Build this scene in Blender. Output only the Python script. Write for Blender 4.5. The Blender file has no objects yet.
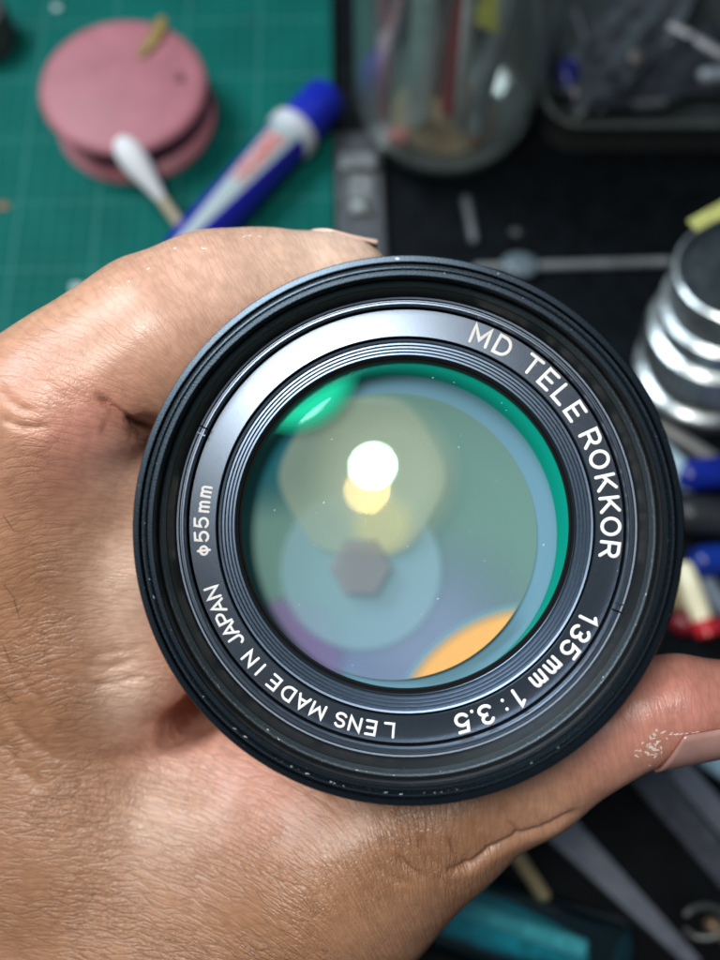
import bpy, bmesh, math, random
import numpy as np
from mathutils import Matrix, Vector
random.seed(7); np.random.seed(7)
PI = math.pi
SC = bpy.context.scene

# ------------------------------------------------------------------ camera, world, lamps (1 unit = 1 cm)
TILT = math.radians(20)                 # the phone looks down at the desk, leaning 20 degrees forward
CAMLOC = Vector((0, -8.55, 23.5))
FRAME = Matrix.Translation(CAMLOC) @ Matrix.Rotation(TILT, 4, 'X')   # hand-held frame: camera, lens and hand share it
K = 875.9                               # focal length in photo pixels
cam_d = bpy.data.cameras.new('camera'); cam = bpy.data.objects.new('camera', cam_d)
SC.collection.objects.link(cam); SC.camera = cam
cam.matrix_world = FRAME
cam_d.sensor_fit = 'HORIZONTAL'; cam_d.sensor_width = 36.0; cam_d.lens = 36.0 * K / 720.0
cam_d.clip_start = 0.5; cam_d.clip_end = 500
cam_d.dof.use_dof = True; cam_d.dof.focus_distance = 10.4
cam_d.dof.aperture_fstop = cam_d.lens * 0.001 / 0.27
cam_d.dof.aperture_blades = 0

world = bpy.data.worlds.new('World'); SC.world = world; world.use_nodes = True
wn = world.node_tree.nodes; wbg = wn['Background']
wbg.inputs[0].default_value = (0.62, 0.80, 1.0, 1); wbg.inputs[1].default_value = 0.10
SC.view_settings.view_transform = 'Standard'; SC.view_settings.look = 'None'
SC.view_settings.exposure = 0.0; SC.view_settings.gamma = 1.0; SC.view_settings.use_curve_mapping = False

def lamp(name, pos, target, radius, power, col):
    l = bpy.data.lights.new(name, 'AREA'); l.shape = 'DISK'; l.size = radius * 2; l.energy = power; l.color = col
    o = bpy.data.objects.new(name, l); SC.collection.objects.link(o)
    p = FRAME @ Vector(pos); t = FRAME @ Vector(target)
    o.matrix_world = Matrix.Translation(p) @ (t - p).to_track_quat('-Z', 'Y').to_matrix().to_4x4()
    return o
lamp('desk_lamp', (-4.9, 6.9, 14.0), (0.5, -0.5, -10), 3.5, 7200, (1.0, 0.95, 0.89))
lamp('light_panel', (-48, 55, 36), (0, 0, -12), 22.0, 76000, (0.84, 0.93, 1.0))

SC.cycles.max_bounces = 8; SC.cycles.transparent_max_bounces = 24
SC.cycles.caustics_reflective = False; SC.cycles.caustics_refractive = False
SC.cycles.sample_clamp_indirect = 4.0

# ------------------------------------------------------------------ helpers
def P(px, py, d):
    """photo pixel at depth d (cm) in the hand-held frame"""
    return Vector(((px - 360) / K * d, (480 - py) / K * d, -d))
def W(px, py, h=0.0):
    """photo pixel on the desk at height h, world coordinates"""
    v = (FRAME.to_3x3() @ Vector(((px - 360) / K, (480 - py) / K, -1)))
    return CAMLOC + v * ((h - CAMLOC.z) / v.z)
def WD(px, py, d): return FRAME @ P(px, py, d)

def link(o, parent=None):
    SC.collection.objects.link(o)
    if parent is not None: o.parent = parent
    return o
def tag(o, label=None, cat=None, group=None, kind=None):
    if label: o['label'] = label
    if cat: o['category'] = cat
    if group: o['group'] = group
    if kind: o['kind'] = kind
    return o
def empty(name, mat, label, cat, group=None):
    o = bpy.data.objects.new(name, None); o.empty_display_size = 1; link(o)
    o.matrix_world = mat if isinstance(mat, Matrix) else Matrix.Translation(mat)
    return tag(o, label, cat, group)
def mesh(name, verts, faces, mat, parent=None, smooth=True, matrix=None):
    me = bpy.data.meshes.new(name); me.from_pydata([tuple(v) for v in verts], [], faces); me.update()
    if smooth: me.polygons.foreach_set('use_smooth', [True] * len(me.polygons))
    if mat: me.materials.append(mat)
    o = bpy.data.objects.new(name, me); link(o, parent)
    if matrix is not None:
        if parent is None: o.matrix_world = matrix
        else: o.matrix_local = matrix
    return o
def bm_obj(name, bm, mat, parent=None, smooth=False, matrix=None, bevel=0.0, seg=2):
    if bevel:
        bmesh.ops.bevel(bm, geom=[e for e in bm.edges if len(e.link_faces) == 2 and e.calc_face_angle(0) > 0.6], offset=bevel, segments=seg, affect='EDGES', profile=0.6)
    me = bpy.data.meshes.new(name); bm.to_mesh(me); bm.free()
    if smooth: me.polygons.foreach_set('use_smooth', [True] * len(me.polygons)); me.set_sharp_from_angle(angle=math.radians(40))
    me.materials.append(mat)
    o = bpy.data.objects.new(name, me); link(o, parent)
    if matrix is not None: 
        if parent is None: o.matrix_world = matrix
        else: o.matrix_local = matrix
    return o
def box_bm(sx, sy, sz, c=(0, 0, 0), rot=None):
    bm = bmesh.new(); m = Matrix.Translation(c) @ (rot or Matrix.Identity(4)) @ Matrix.Diagonal((sx, sy, sz, 1))
    bmesh.ops.create_cube(bm, size=1, matrix=m); return bm
def lathe(name, prof, mat, parent=None, seg=192, matrix=None, sharp=35, closed=False, wob=0.0):
    """prof: list of (r, z); z runs along the axis"""
    vs, fs = [], []; n = len(prof)
    for i in range(seg):
        a = 2 * PI * i / seg; c, s = math.cos(a), math.sin(a)
        for (r, z) in prof: vs.append((r * c, r * s, z))
    m = n if closed else n - 1
    for i in range(seg):
        j = (i + 1) % seg
        for k in range(m):
            k2 = (k + 1) % n
            f = [i * n + k, j * n + k, j * n + k2, i * n + k2]
            fs.append(f)
    o = mesh(name, vs, fs, mat, parent, True, matrix)
    bm = bmesh.new(); bm.from_mesh(o.data)
    bmesh.ops.remove_doubles(bm, verts=bm.verts, dist=1e-5)
    bmesh.ops.recalc_face_normals(bm, faces=bm.faces); bm.to_mesh(o.data); bm.free()
    o.data.polygons.foreach_set('use_smooth', [True] * len(o.data.polygons))
    o.data.set_sharp_from_angle(angle=math.radians(sharp))
    return o
def align(a, b):
    """matrix putting the origin at a with z towards b"""
    d = (Vector(b) - Vector(a)); return Matrix.Translation(a) @ d.to_track_quat('Z', 'Y').to_matrix().to_4x4()
def tube_geo(pts, r, sides=8, zsq=1.0, cap=True):
    """tube with round ends along a planar/3d polyline; r scalar or list"""
    pts = [Vector(p) for p in pts]; n = len(pts); rr = [r] * n if not hasattr(r, '__len__') else list(r)
    rings = []
    def fr(t):
        up = Vector((0, 0, 1)) if abs(t.z) < 0.95 else Vector((1, 0, 0))
        s = t.cross(up).normalized(); u = s.cross(t).normalized(); return s, u
    for i, p in enumerate(pts):
        a = (pts[i] - pts[i - 1]).normalized() if i else (pts[1] - pts[0]).normalized()
        b = (pts[i + 1] - pts[i]).normalized() if i < n - 1 else a
        t = (a + b); t = t.normalized() if t.length > 1e-4 else a
        k = 1 / max(0.5, t.dot(b)); s, u = fr(t)
        if cap and i == 0:
            for q in (0.95, 0.7, 0.35): rings.append((p - t * rr[0] * q, s, u, rr[0] * math.sqrt(1 - q * q), 1))
        rings.append((p, s, u, rr[i], k))
        if cap and i == n - 1:
            for q in (0.35, 0.7, 0.95): rings.append((p + t * rr[-1] * q, s, u, rr[-1] * math.sqrt(1 - q * q), 1))
    vs, fs = [], []
    for (p, s, u, q, k) in rings:
        for j in range(sides):
            a = 2 * PI * j / sides
            vs.append(p + s * math.cos(a) * q * k + u * math.sin(a) * q * zsq)
    for i in range(len(rings) - 1):
        for j in range(sides):
            k = (j + 1) % sides
            fs.append([i * sides + j, i * sides + k, (i + 1) * sides + k, (i + 1) * sides + j])
    fs.append(list(range(sides))[::-1]); fs.append([(len(rings) - 1) * sides + j for j in range(sides)])
    return vs, fs
def tube(name, pts, r, mat, parent=None, sides=12, zsq=1.0, matrix=None, cap=True):
    v, f = tube_geo(pts, r, sides, zsq, cap); return mesh(name, v, f, mat, parent, True, matrix)

# ------------------------------------------------------------------ materials
def newmat(name):
    m = bpy.data.materials.new(name); m.use_nodes = True
    nt = m.node_tree; b = nt.nodes['Principled BSDF']; return m, nt, b
def N(nt, t, **kw):
    n = nt.nodes.new(t)
    for k, v in kw.items():
        if k.startswith('i_'):
            key = k[2:]; key = int(key) if key.isdigit() else key.replace('_', ' ')
            n.inputs[key].default_value = v
        else: setattr(n, k, v)
    return n
def ramp(nt, stops):
    r = nt.nodes.new('ShaderNodeValToRGB'); e = r.color_ramp.elements
    e[0].position, e[0].color = stops[0][0], (*stops[0][1], 1)
    e[1].position, e[1].color = stops[1][0], (*stops[1][1], 1)
    for p, c in stops[2:]:
        x = e.new(p); x.color = (*c, 1)
    return r
def simple(name, col, rough=0.5, metal=0.0, var=0.25, scale=3.0, bump=0.0, bscale=40.0, coat=0.0, spec=0.5, trans=0.0, alpha=1.0, ior=1.45):
    m, nt, b = newmat(name); L = nt.links
    tc = N(nt, 'ShaderNodeTexCoord')
    no = N(nt, 'ShaderNodeTexNoise', i_Scale=scale, i_Detail=6.0); L.new(tc.outputs['Object'], no.inputs['Vector'])
    r = ramp(nt, [(0.3, [c * (1 - var) for c in col]), (0.7, [min(1, c * (1 + var)) for c in col])])
    L.new(no.outputs[0], r.inputs[0]); L.new(r.outputs[0], b.inputs['Base Color'])
    rr = N(nt, 'ShaderNodeMapRange'); rr.inputs[3].default_value = max(0.02, rough - 0.08); rr.inputs[4].default_value = rough + 0.08
    L.new(no.outputs[0], rr.inputs[0]); L.new(rr.outputs[0], b.inputs['Roughness'])
    b.inputs['Metallic'].default_value = metal; b.inputs['Coat Weight'].default_value = coat
    b.inputs['Specular IOR Level'].default_value = spec; b.inputs['Transmission Weight'].default_value = trans
    b.inputs['Alpha'].default_value = alpha; b.inputs['IOR'].default_value = ior
    if bump:
        n2 = N(nt, 'ShaderNodeTexNoise', i_Scale=bscale, i_Detail=4.0); L.new(tc.outputs['Object'], n2.inputs['Vector'])
        bp = N(nt, 'ShaderNodeBump', i_Strength=bump, i_Distance=0.02); L.new(n2.outputs[0], bp.inputs['Height'])
        L.new(bp.outputs[0], b.inputs['Normal'])
    return m

def anodized(name, base=0.012, rough=0.3, speck=0.0, grain=0.25, spec=0.5, aniso=0.0, metal=0.0, tint=(1, 1.05, 1.2)):
    """black anodised / crinkle-lacquered metal with tiny pale specks of dust and wear"""
    m, nt, b = newmat(name); L = nt.links
    tc = N(nt, 'ShaderNodeTexCoord')
    no = N(nt, 'ShaderNodeTexNoise', i_Scale=60.0, i_Detail=5.0); L.new(tc.outputs['Object'], no.inputs['Vector'])
    vo = N(nt, 'ShaderNodeTexVoronoi', i_Scale=16.0); L.new(tc.outputs['Object'], vo.inputs['Vector'])
    big = N(nt, 'ShaderNodeTexNoise', i_Scale=2.0, i_Detail=3.0); L.new(tc.outputs['Object'], big.inputs['Vector'])
    th = N(nt, 'ShaderNodeMath', operation='MULTIPLY', i_1=0.11 * speck); L.new(big.outputs[0], th.inputs[0])
    lt = N(nt, 'ShaderNodeMath', operation='LESS_THAN'); L.new(vo.outputs['Distance'], lt.inputs[0]); L.new(th.outputs[0], lt.inputs[1])
    mx = N(nt, 'ShaderNodeMix', data_type='RGBA')
    mx.inputs[6].default_value = (base * tint[0], base * tint[1], base * tint[2], 1); mx.inputs[7].default_value = (0.45, 0.47, 0.5, 1)
    L.new(lt.outputs[0], mx.inputs[0]); L.new(mx.outputs[2], b.inputs['Base Color'])
    rr = N(nt, 'ShaderNodeMapRange'); rr.inputs[3].default_value = rough * 0.75; rr.inputs[4].default_value = rough * 1.3
    L.new(no.outputs[0], rr.inputs[0]); L.new(rr.outputs[0], b.inputs['Roughness'])
    b.inputs['Specular IOR Level'].default_value = spec; b.inputs['Metallic'].default_value = metal
    if aniso:
        b.inputs['Anisotropic'].default_value = aniso
        tg = N(nt, 'ShaderNodeTangent', direction_type='RADIAL', axis='Z'); L.new(tg.outputs[0], b.inputs['Tangent'])
    bp = N(nt, 'ShaderNodeBump', i_Strength=grain, i_Distance=0.01); L.new(no.outputs[0], bp.inputs['Height'])
    L.new(bp.outputs[0], b.inputs['Normal'])
    return m

M_black = anodized('black_anodised', 0.010, 0.30, 0.5, 0.15, 0.5)
M_rim = anodized('rim_black_gloss', 0.032, 0.27, 0.8, 0.10, 0.45, tint=(.65, 1, 1.4), metal=0.9)
M_crinkle = anodized('crinkle_black', 0.085, 0.42, 1.4, 1.0, 0.5, tint=(.8, 1, 1.15), metal=0.85)
M_name = anodized('name_ring_satin', 0.16, 0.32, 0.10, 0.05, 0.9, 0.0, tint=(0.78, 1.0, 1.3), metal=0.95)
M_step = anodized('baffle_satin', 0.14, 0.32, 0.10, 0.03, 0.9, 0.0, tint=(0.72, 1.0, 1.4), metal=0.95)
M_matte = anodized('matte_black', 0.004, 0.7, 0.0, 0.1, 0.1)
M_white = simple('white_engraving_paint', (0.82, 0.84, 0.86), 0.5, var=0.05)

def coating_ghost(name, col, fac, gloss=0.0, gcol=(1, 1, 1), grough=0.02, soft=None, hexa=False):
    """thin tinted layer: lets most light through, scatters a little of its own colour; soft=(r0, r1) fades towards its edge"""
    m = bpy.data.materials.new(name); m.use_nodes = True; nt = m.node_tree; nt.nodes.clear(); L = nt.links
    out = N(nt, 'ShaderNodeOutputMaterial'); tr = N(nt, 'ShaderNodeBsdfTransparent'); df = N(nt, 'ShaderNodeBsdfDiffuse')
    df.inputs[0].default_value = (*col, 1)
    mx = N(nt, 'ShaderNodeMixShader', i_0=fac); L.new(tr.outputs[0], mx.inputs[1]); L.new(df.outputs[0], mx.inputs[2])
    if soft:
        tc = N(nt, 'ShaderNodeTexCoord'); ln = N(nt, 'ShaderNodeVectorMath', operation='LENGTH'); L.new(tc.outputs['Object'], ln.inputs[0])
        if hexa:
            prev = None
            for dg_ in (90, 30, 150):
                dt = N(nt, 'ShaderNodeVectorMath', operation='DOT_PRODUCT'); dt.inputs[1].default_value = (math.cos(math.radians(dg_)), math.sin(math.radians(dg_)), 0)
                L.new(tc.outputs['Object'], dt.inputs[0]); ab = N(nt, 'ShaderNodeMath', operation='ABSOLUTE'); L.new(dt.outputs['Value'], ab.inputs[0])
                if prev is None: prev = ab
                else:
                    sm = N(nt, 'ShaderNodeMath', operation='SMOOTH_MAX', i_2=hexa); L.new(prev.outputs[0], sm.inputs[0]); L.new(ab.outputs[0], sm.inputs[1]); prev = sm
        mr = N(nt, 'ShaderNodeMapRange', interpolation_type='SMOOTHSTEP'); mr.inputs[1].default_value = soft[0]; mr.inputs[2].default_value = soft[1]
        mr.inputs[3].default_value = fac; mr.inputs[4].default_value = 0.0
        L.new(prev.outputs[0] if hexa else ln.outputs['Value'], mr.inputs[0]); L.new(mr.outputs[0], mx.inputs[0])
    last = mx
    if gloss:
        gl = N(nt, 'ShaderNodeBsdfGlossy', i_Roughness=grough); gl.inputs[0].default_value = (*gcol, 1)
        m2 = N(nt, 'ShaderNodeMixShader', i_0=gloss); L.new(last.outputs[0], m2.inputs[1]); L.new(gl.outputs[0], m2.inputs[2]); last = m2
    L.new(last.outputs[0], out.inputs[0]); return m

# ------------------------------------------------------------------ THE LENS  (local frame: z towards the camera, rim plane z = 0)
D0 = 9.5
lc = P(404.5, 530.4, D0)
lens_axis = Vector((-0.045, 0.004, 1)).normalized()
LM = FRAME @ Matrix.Translation(lc) @ lens_axis.to_track_quat('Z', 'Y').to_matrix().to_4x4()
LM = FRAME @ Matrix.Translation(lc) @ Vector((0, 0, 1)).rotation_difference(lens_axis).to_matrix().to_4x4()
lens = empty('camera_lens', LM, 'black telephoto camera lens held front up, with white lettering around green coated glass', 'camera lens')
def R(a, h): return a / 92.2 * (D0 + h) / D0    # apparent radius in photo pixels at depth h -> cm

lathe('hood_rim', [(2.86, -0.50), (2.955, -0.44), (2.985, -0.30), (3.0, -0.12), (2.998, -0.04), (2.99, -0.012), (2.98, 0.0), (2.925, -0.002), (2.918, -0.012), (2.912, -0.09),
                   (2.882, -0.095), (2.879, -0.055), (2.873, -0.046), (2.862, -0.046), (2.855, -0.056), (2.85, -0.10), (2.80, -0.105)], M_rim, lens, 256, sharp=30)
M_wallb = anodized('hood_wall_black', 0.005, 0.36, 0.5, 0.25, 0.22)
pr = [(2.84, -0.095), (2.845, -0.14), (2.842, -0.25), (2.834, -0.26), (2.832, -0.40), (2.815, -0.43)]     # inner wall
lathe('hood_inner_wall', pr, M_wallb, lens, 256, sharp=25)
lathe('crinkle_band', [(2.822, -0.43), (2.805, -0.42), (2.785, -0.435), (2.765, -0.50), (2.76, -0.53)], M_crinkle, lens, 256, sharp=25)
pr = [(2.765, -0.53)]; z = -0.53
for k in range(6):
    pr += [(2.785, z - 0.018), (2.762, z - 0.034)]; z -= 0.038
pr += [(2.765, -0.80)]
lathe('filter_thread', pr, M_wallb, lens, 256, sharp=25)
lathe('filter_ring', [(2.76, -0.80), (2.74, -0.80), (2.73, -0.785), (2.68, -0.795), (2.672, -0.835), (2.66, -0.835), (2.655, -0.82), (2.645, -0.80), (2.625, -0.80),
                      (2.615, -0.81), (2.61, -0.87), (2.607, -0.95)], M_name, lens, 256, sharp=20)
NR0, NR1, NZ0, NZ1 = 2.268, 2.602, -0.935, -0.958     # name ring: inner, outer radius; it slopes down outwards
lathe('name_ring', [(NR0 - 0.012, NZ0 - 0.12), (NR0 - 0.01, NZ0 - 0.012), (NR0, NZ0), (NR1 - 0.015, NZ1), (NR1 - 0.008, NZ1 - 0.01), (NR1 - 0.006, NZ1 - 0.06)], M_name, lens, 256, sharp=25)
lathe('groove', [(2.606, -0.90), (2.606, -1.08), (2.24, -1.08)], M_matte, lens, 192)
st = [(2.237, -1.08), (2.237, -0.965), (2.232, -0.955)]
r, z = 2.232, -0.955
for k in range(5):
    st += [(r - 0.024, z - 0.006), (r - 0.028, z - 0.012), (r - 0.030, z - 0.062), (r - 0.032, z - 0.056)]
    r -= 0.032; z -= 0.050
st += [(2.066, z - 0.01), (2.064, z - 0.06)]
lathe('stepped_baffle', st, M_step, lens, 256, sharp=25)
lathe('retaining_ring', [(2.075, -1.235), (2.045, -1.24), (2.035, -1.262), (2.015, -1.265), (2.01, -1.30), (2.10, -1.33)], M_matte, lens, 192)
# notches of the retaining wrench and little locating marks on the filter ring
def polar(px, py, cx=405.5, cy=526): return math.atan2(cy - py, px - cx)
for (px, py, w) in ((197, 427, 0.045), (622, 607, 0.05)):
    a = polar(px, py)
    for s, mt, ww in ((-1, M_matte, 0.018), (1, M_white if px < 300 else M_matte, 0.018)):
        aa = a + s * w * 0.35
        bm = box_bm(0.13, ww, 0.03, (2.66, 0, -0.80)); o = bm_obj('notch', bm, M_matte if s < 0 else M_step, lens, matrix=Matrix.Rotation(aa, 4, 'Z'))

# barrel behind the rim (held by the hand)
lathe('barrel', [(2.80, -0.85), (2.86, -0.50), (2.80, -0.52), (2.72, -0.70), (2.66, -1.0), (2.64, -3.0), (2.62, -3.05), (2.62, -8.2), (2.5, -8.3), (2.5, -9.0), (2.2, -9.05), (2.2, -9.3), (1.9, -9.3), (1.9, -2.0), (2.16, -1.95), (2.16, -1.30)], M_black, lens, 128)
vs, fs = [], []
nr = 96
for i in range(nr):                       # rubber focusing grip: ribs round the barrel
    a0 = 2 * PI * i / nr; da = 2 * PI / nr
    b = len(vs)
    for (aa, rr) in ((a0, 2.63), (a0 + da * .15, 2.70), (a0 + da * .6, 2.70), (a0 + da * .75, 2.63)):
        vs += [(rr * math.cos(aa), rr * math.sin(aa), -3.4), (rr * math.cos(aa), rr * math.sin(aa), -5.8)]
    for q in range(3): fs.append([b + 2 * q, b + 2 * q + 1, b + 2 * q + 3, b + 2 * q + 2])
    fs.append([b, b + 2, b + 4, b + 6]); fs.append([b + 7, b + 5, b + 3, b + 1])
mesh('focus_grip', vs, fs, M_crinkle, lens, False)

# --- lettering: stroke glyphs in a 1-high box, drawn as raised round-ended strokes
def arc(cx, cy, rx, ry, a0, a1, n=10):
    return [(cx + rx * math.cos(math.radians(a0 + (a1 - a0) * i / n)), cy + ry * math.sin(math.radians(a0 + (a1 - a0) * i / n))) for i in range(n + 1)]
G = {
 'M': (0.86, [[(0, 0), (0, 1), (0.43, 0.25), (0.86, 1), (0.86, 0)]]),
 'D': (0.74, [[(0.30, 0), (0, 0), (0, 1), (0.30, 1)] + arc(0.30, 0.5, 0.44, 0.5, 90, -90, 12)[1:]]),
 'T': (0.76, [[(0, 1), (0.76, 1)], [(0.38, 1), (0.38, 0)]]),
 'E': (0.62, [[(0.62, 1), (0, 1), (0, 0), (0.62, 0)], [(0, 0.5), (0.55, 0.5)]]),
 'L': (0.58, [[(0, 1), (0, 0), (0.58, 0)]]),
 'R': (0.70, [[(0, 0), (0, 1), (0.42, 1)] + arc(0.42, 0.73, 0.27, 0.27, 90, -90, 8)[1:] + [(0, 0.46)], [(0.38, 0.46), (0.70, 0)]]),
 'O': (0.84, [arc(0.42, 0.5, 0.42, 0.5, 90, 450, 20)]),
 'K': (0.70, [[(0, 0), (0, 1)], [(0.68, 1), (0, 0.38)], [(0.22, 0.58), (0.70, 0)]]),
 'S': (0.64, [arc(0.32, 0.74, 0.30, 0.26, 25, 270, 10) + arc(0.32, 0.24, 0.32, 0.24, 90, -155, 10)[1:]]),
 'N': (0.72, [[(0, 0), (0, 1), (0.72, 0), (0.72, 1)]]),
 'A': (0.80, [[(0, 0), (0.40, 1), (0.80, 0)], [(0.14, 0.32), (0.66, 0.32)]]),
 'I': (0.0, [[(0, 0), (0, 1)]]),
 'J': (0.52, [[(0.52, 1), (0.52, 0.26)] + arc(0.26, 0.26, 0.26, 0.26, 0, -170, 8)[1:]]),
 'P': (0.68, [[(0, 0), (0, 1), (0.40, 1)] + arc(0.40, 0.72, 0.28, 0.28, 90, -90, 8)[1:] + [(0, 0.44)]]),
 '1': (0.24, [[(0, 0.82), (0.24, 1), (0.24, 0)]]),
 '3': (0.62, [arc(0.30, 0.75, 0.27, 0.25, 160, -90, 10) + arc(0.30, 0.25, 0.31, 0.26, 90, -160, 10)]),
 '5': (0.62, [[(0.58, 1), (0.10, 1), (0.05, 0.54)] + arc(0.30, 0.32, 0.32, 0.32, 130, -150, 12)]),
 'm': (0.90, [[(0, 0), (0, 0.66)], [(0, 0.44)] + arc(0.225, 0.44, 0.225, 0.22, 180, 0, 6) + [(0.45, 0)], [(0.45, 0.44)] + arc(0.675, 0.44, 0.225, 0.22, 180, 0, 6) + [(0.90, 0)]]),
 ':': (0.0, [[(0, 0.16), (0, 0.17)], [(0, 0.72), (0, 0.73)]]),
 '.': (0.0, [[(0, 0.02), (0, 0.03)]]),
 'f': (0.56, [arc(0.28, 0.42, 0.28, 0.28, 90, 450, 16), [(0.28, -0.02), (0.28, 0.86)]]),
}
def lettering(items):
    for (ch, px, py, hgt, wid, sw) in items:
        V, F = [], []
        w, strokes = G[ch]
        ang = polar(px, py); d = math.hypot(px - 405.5, py - 526)
        for s in strokes:
            pts = []
            # subdivide long strokes so they follow the ring
            q = [s[0]]
            for a, b in zip(s[:-1], s[1:]):
                n = max(1, int(math.hypot(b[0] - a[0], b[1] - a[1]) / 0.3))
                q += [(a[0] + (b[0] - a[0]) * i / n, a[1] + (b[1] - a[1]) * i / n) for i in range(1, n + 1)]
            for (x, y) in q:
                X = (x - w / 2) * wid; Y = (y - 0.5) * hgt
                rmid = 2.44
                rr, aa = rmid + Y, ang - X / rmid
                rr2 = math.hypot(rmid + Y, X); aa = ang - math.atan2(X, rmid + Y)
                zz = NZ0 + (NZ1 - NZ0) * (rr2 - NR0) / (NR1 - NR0) + 0.002
                pts.append((rr2 * math.cos(aa), rr2 * math.sin(aa), zz))
            v, f = tube_geo(pts, sw, 8, 0.3)
            b = len(V); V += v; F += [[b + i for i in g] for g in f]
        if ch == ':':
            o = mesh('letter', V[:len(V) // 2], F[:len(F) // 2], M_white, lens, True); o['label'] = 'inner dot of the white colon'
            V, F = V[len(V) // 2:], F[:len(F) // 2]; ch = 'outer dot of the colon'
        o = mesh('letter', V, F, M_white, lens, True)
        o['label'] = 'white engraved character ' + ('diameter sign' if ch == 'f' else ch)
H, Wd, S1 = 0.212, 0.228, 0.0225
def line(txt, pts, h, w, s): return [(c, x, y, h, w, s) for c, (x, y) in zip(txt, pts)]
lettering(line('MDTELEROKKOR', [(483, 334), (505, 345.5), (534.5, 364), (550, 379), (563, 395), (575, 412), (592, 438), (600.5, 459), (607.5, 482), (612, 504), (613.5, 526), (612, 549)], H, Wd, S1)
          + line('135', [(591, 618), (581, 633), (570, 648)], H, Wd, S1) + line('mm', [(554, 665), (540, 678.5)], H * 1.0, Wd * 0.72, S1)
          + line('1:3.5', [(521, 697), (507, 706), (488, 715), (476, 719), (464, 722.5)], H, Wd, S1))
h2, w2, s2 = 0.163, 0.175, 0.0172
lettering(line('LENSMADEINJAPAN', [(391, 726), (373, 724), (357.5, 721), (343.5, 716), (321, 707.5), (305.5, 700), (291, 691.5), (277.5, 680.5), (264.5, 667.5), (254, 657), (240, 640), (234, 629), (228, 617), (223, 605.5), (217.5, 592)], h2, w2, s2)
          + line('f55', [(205, 551), (204, 537), (204, 523)], h2, w2, s2) + line('mm', [(205, 507), (207, 492)], h2, w2 * 0.72, s2))

# --- glass elements, and flat sheets painted as lamp reflections inside
def cap_profile(rmax, Rs, zc, n=24):
    """spherical cap, apex at zc, radius of curvature Rs (positive: bulges to the camera)"""
    return [(rmax * i / n, zc - (Rs - math.sqrt(Rs * Rs - (rmax * i / n) ** 2))) for i in range(n + 1)]
M_front = coating_ghost('front_glass_coating', (0.1, 0.5, 0.42), 0.03, 0.045, (0.55, 1.0, 0.80), 0.04)
lathe('front_element', cap_profile(2.02, 6.0, -0.92), M_front, lens, 128)
M_second = coating_ghost('second_glass_yellow', (0.5, 0.5, 0.3), 0.0, 0.014, (1.0, 0.72, 0.25), 0.06)
lathe('second_element', cap_profile(1.5, 6.0, -1.26), M_second, lens, 128, Matrix.Translation((-0.12, -0.40, 0)))

def circ(px, py, rp, n=96, hexa=0.0, rot=0.0):
    out = []
    for i in range(n):
        a = 2 * PI * i / n
        k = 1.0
        if hexa:
            q = ((a + rot) % (PI / 3)) - PI / 6
            k = 1 - hexa + hexa * (math.cos(PI / 6) / math.cos(q)) * 1.06
            k = min(k, 1.0)
        out.append((px + rp * k * math.cos(a), py + rp * k * math.sin(a)))
    return out
def clip(poly, cx, cy, r, n=96):
    for i in range(n):                   # Sutherland-Hodgman against a circle
        a = 2 * PI * i / n; nx, ny = math.cos(a), math.sin(a); out = []
        f = lambda p: (p[0] - cx) * nx + (p[1] - cy) * ny - r
        for p, q in zip(poly, poly[1:] + poly[:1]):
            a0, a1 = f(p), f(q)
            if a0 <= 0: out.append(p)
            if (a0 < 0) != (a1 < 0):
                t = a0 / (a0 - a1); out.append((p[0] + (q[0] - p[0]) * t, p[1] + (q[1] - p[1]) * t))
        poly = out
        if len(poly) < 3: return poly
    return poly
LMi = (FRAME.inverted() @ LM).inverted()
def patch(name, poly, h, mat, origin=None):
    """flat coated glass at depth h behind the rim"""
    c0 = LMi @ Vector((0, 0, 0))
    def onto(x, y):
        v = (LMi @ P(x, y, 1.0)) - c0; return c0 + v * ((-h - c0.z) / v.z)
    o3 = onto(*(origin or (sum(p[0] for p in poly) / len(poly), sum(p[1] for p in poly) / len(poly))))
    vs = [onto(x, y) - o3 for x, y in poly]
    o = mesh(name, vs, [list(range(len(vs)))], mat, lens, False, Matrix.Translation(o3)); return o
GC = (402.3, 527.0, 163.0)               # visible opening of the front element

M_floor = simple('rear_group_glass', (0.02, 0.22, 0.30), 0.35, var=0.12, scale=0.5)
lathe('rear_element', [(2.155, -1.90), (1.0, -1.90), (0.0, -1.90)], M_floor, lens, 96)
GCc = (402, 527, 168)
patch('green_edge_coating', circ(402, 527, 168), 1.895, coating_ghost('e_edge', (0.0, 0.30, 0.23), 0.9))  # from here down: reflections in the glass, painted as flat colour
patch('green_edge_ring', circ(394, 535, 186), 1.36, coating_ghost('e_edge3', (0.0, 0.34, 0.25), 0.75, soft=(2.17, 1.93)), (394, 535))
patch('blue_edge_coating', clip(circ(397, 535, 160), *GCc), 1.88, coating_ghost('e_edge2', (0.19, 0.38, 0.52), 0.85, soft=(2.05, 2.20)), (397, 535))

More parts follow.
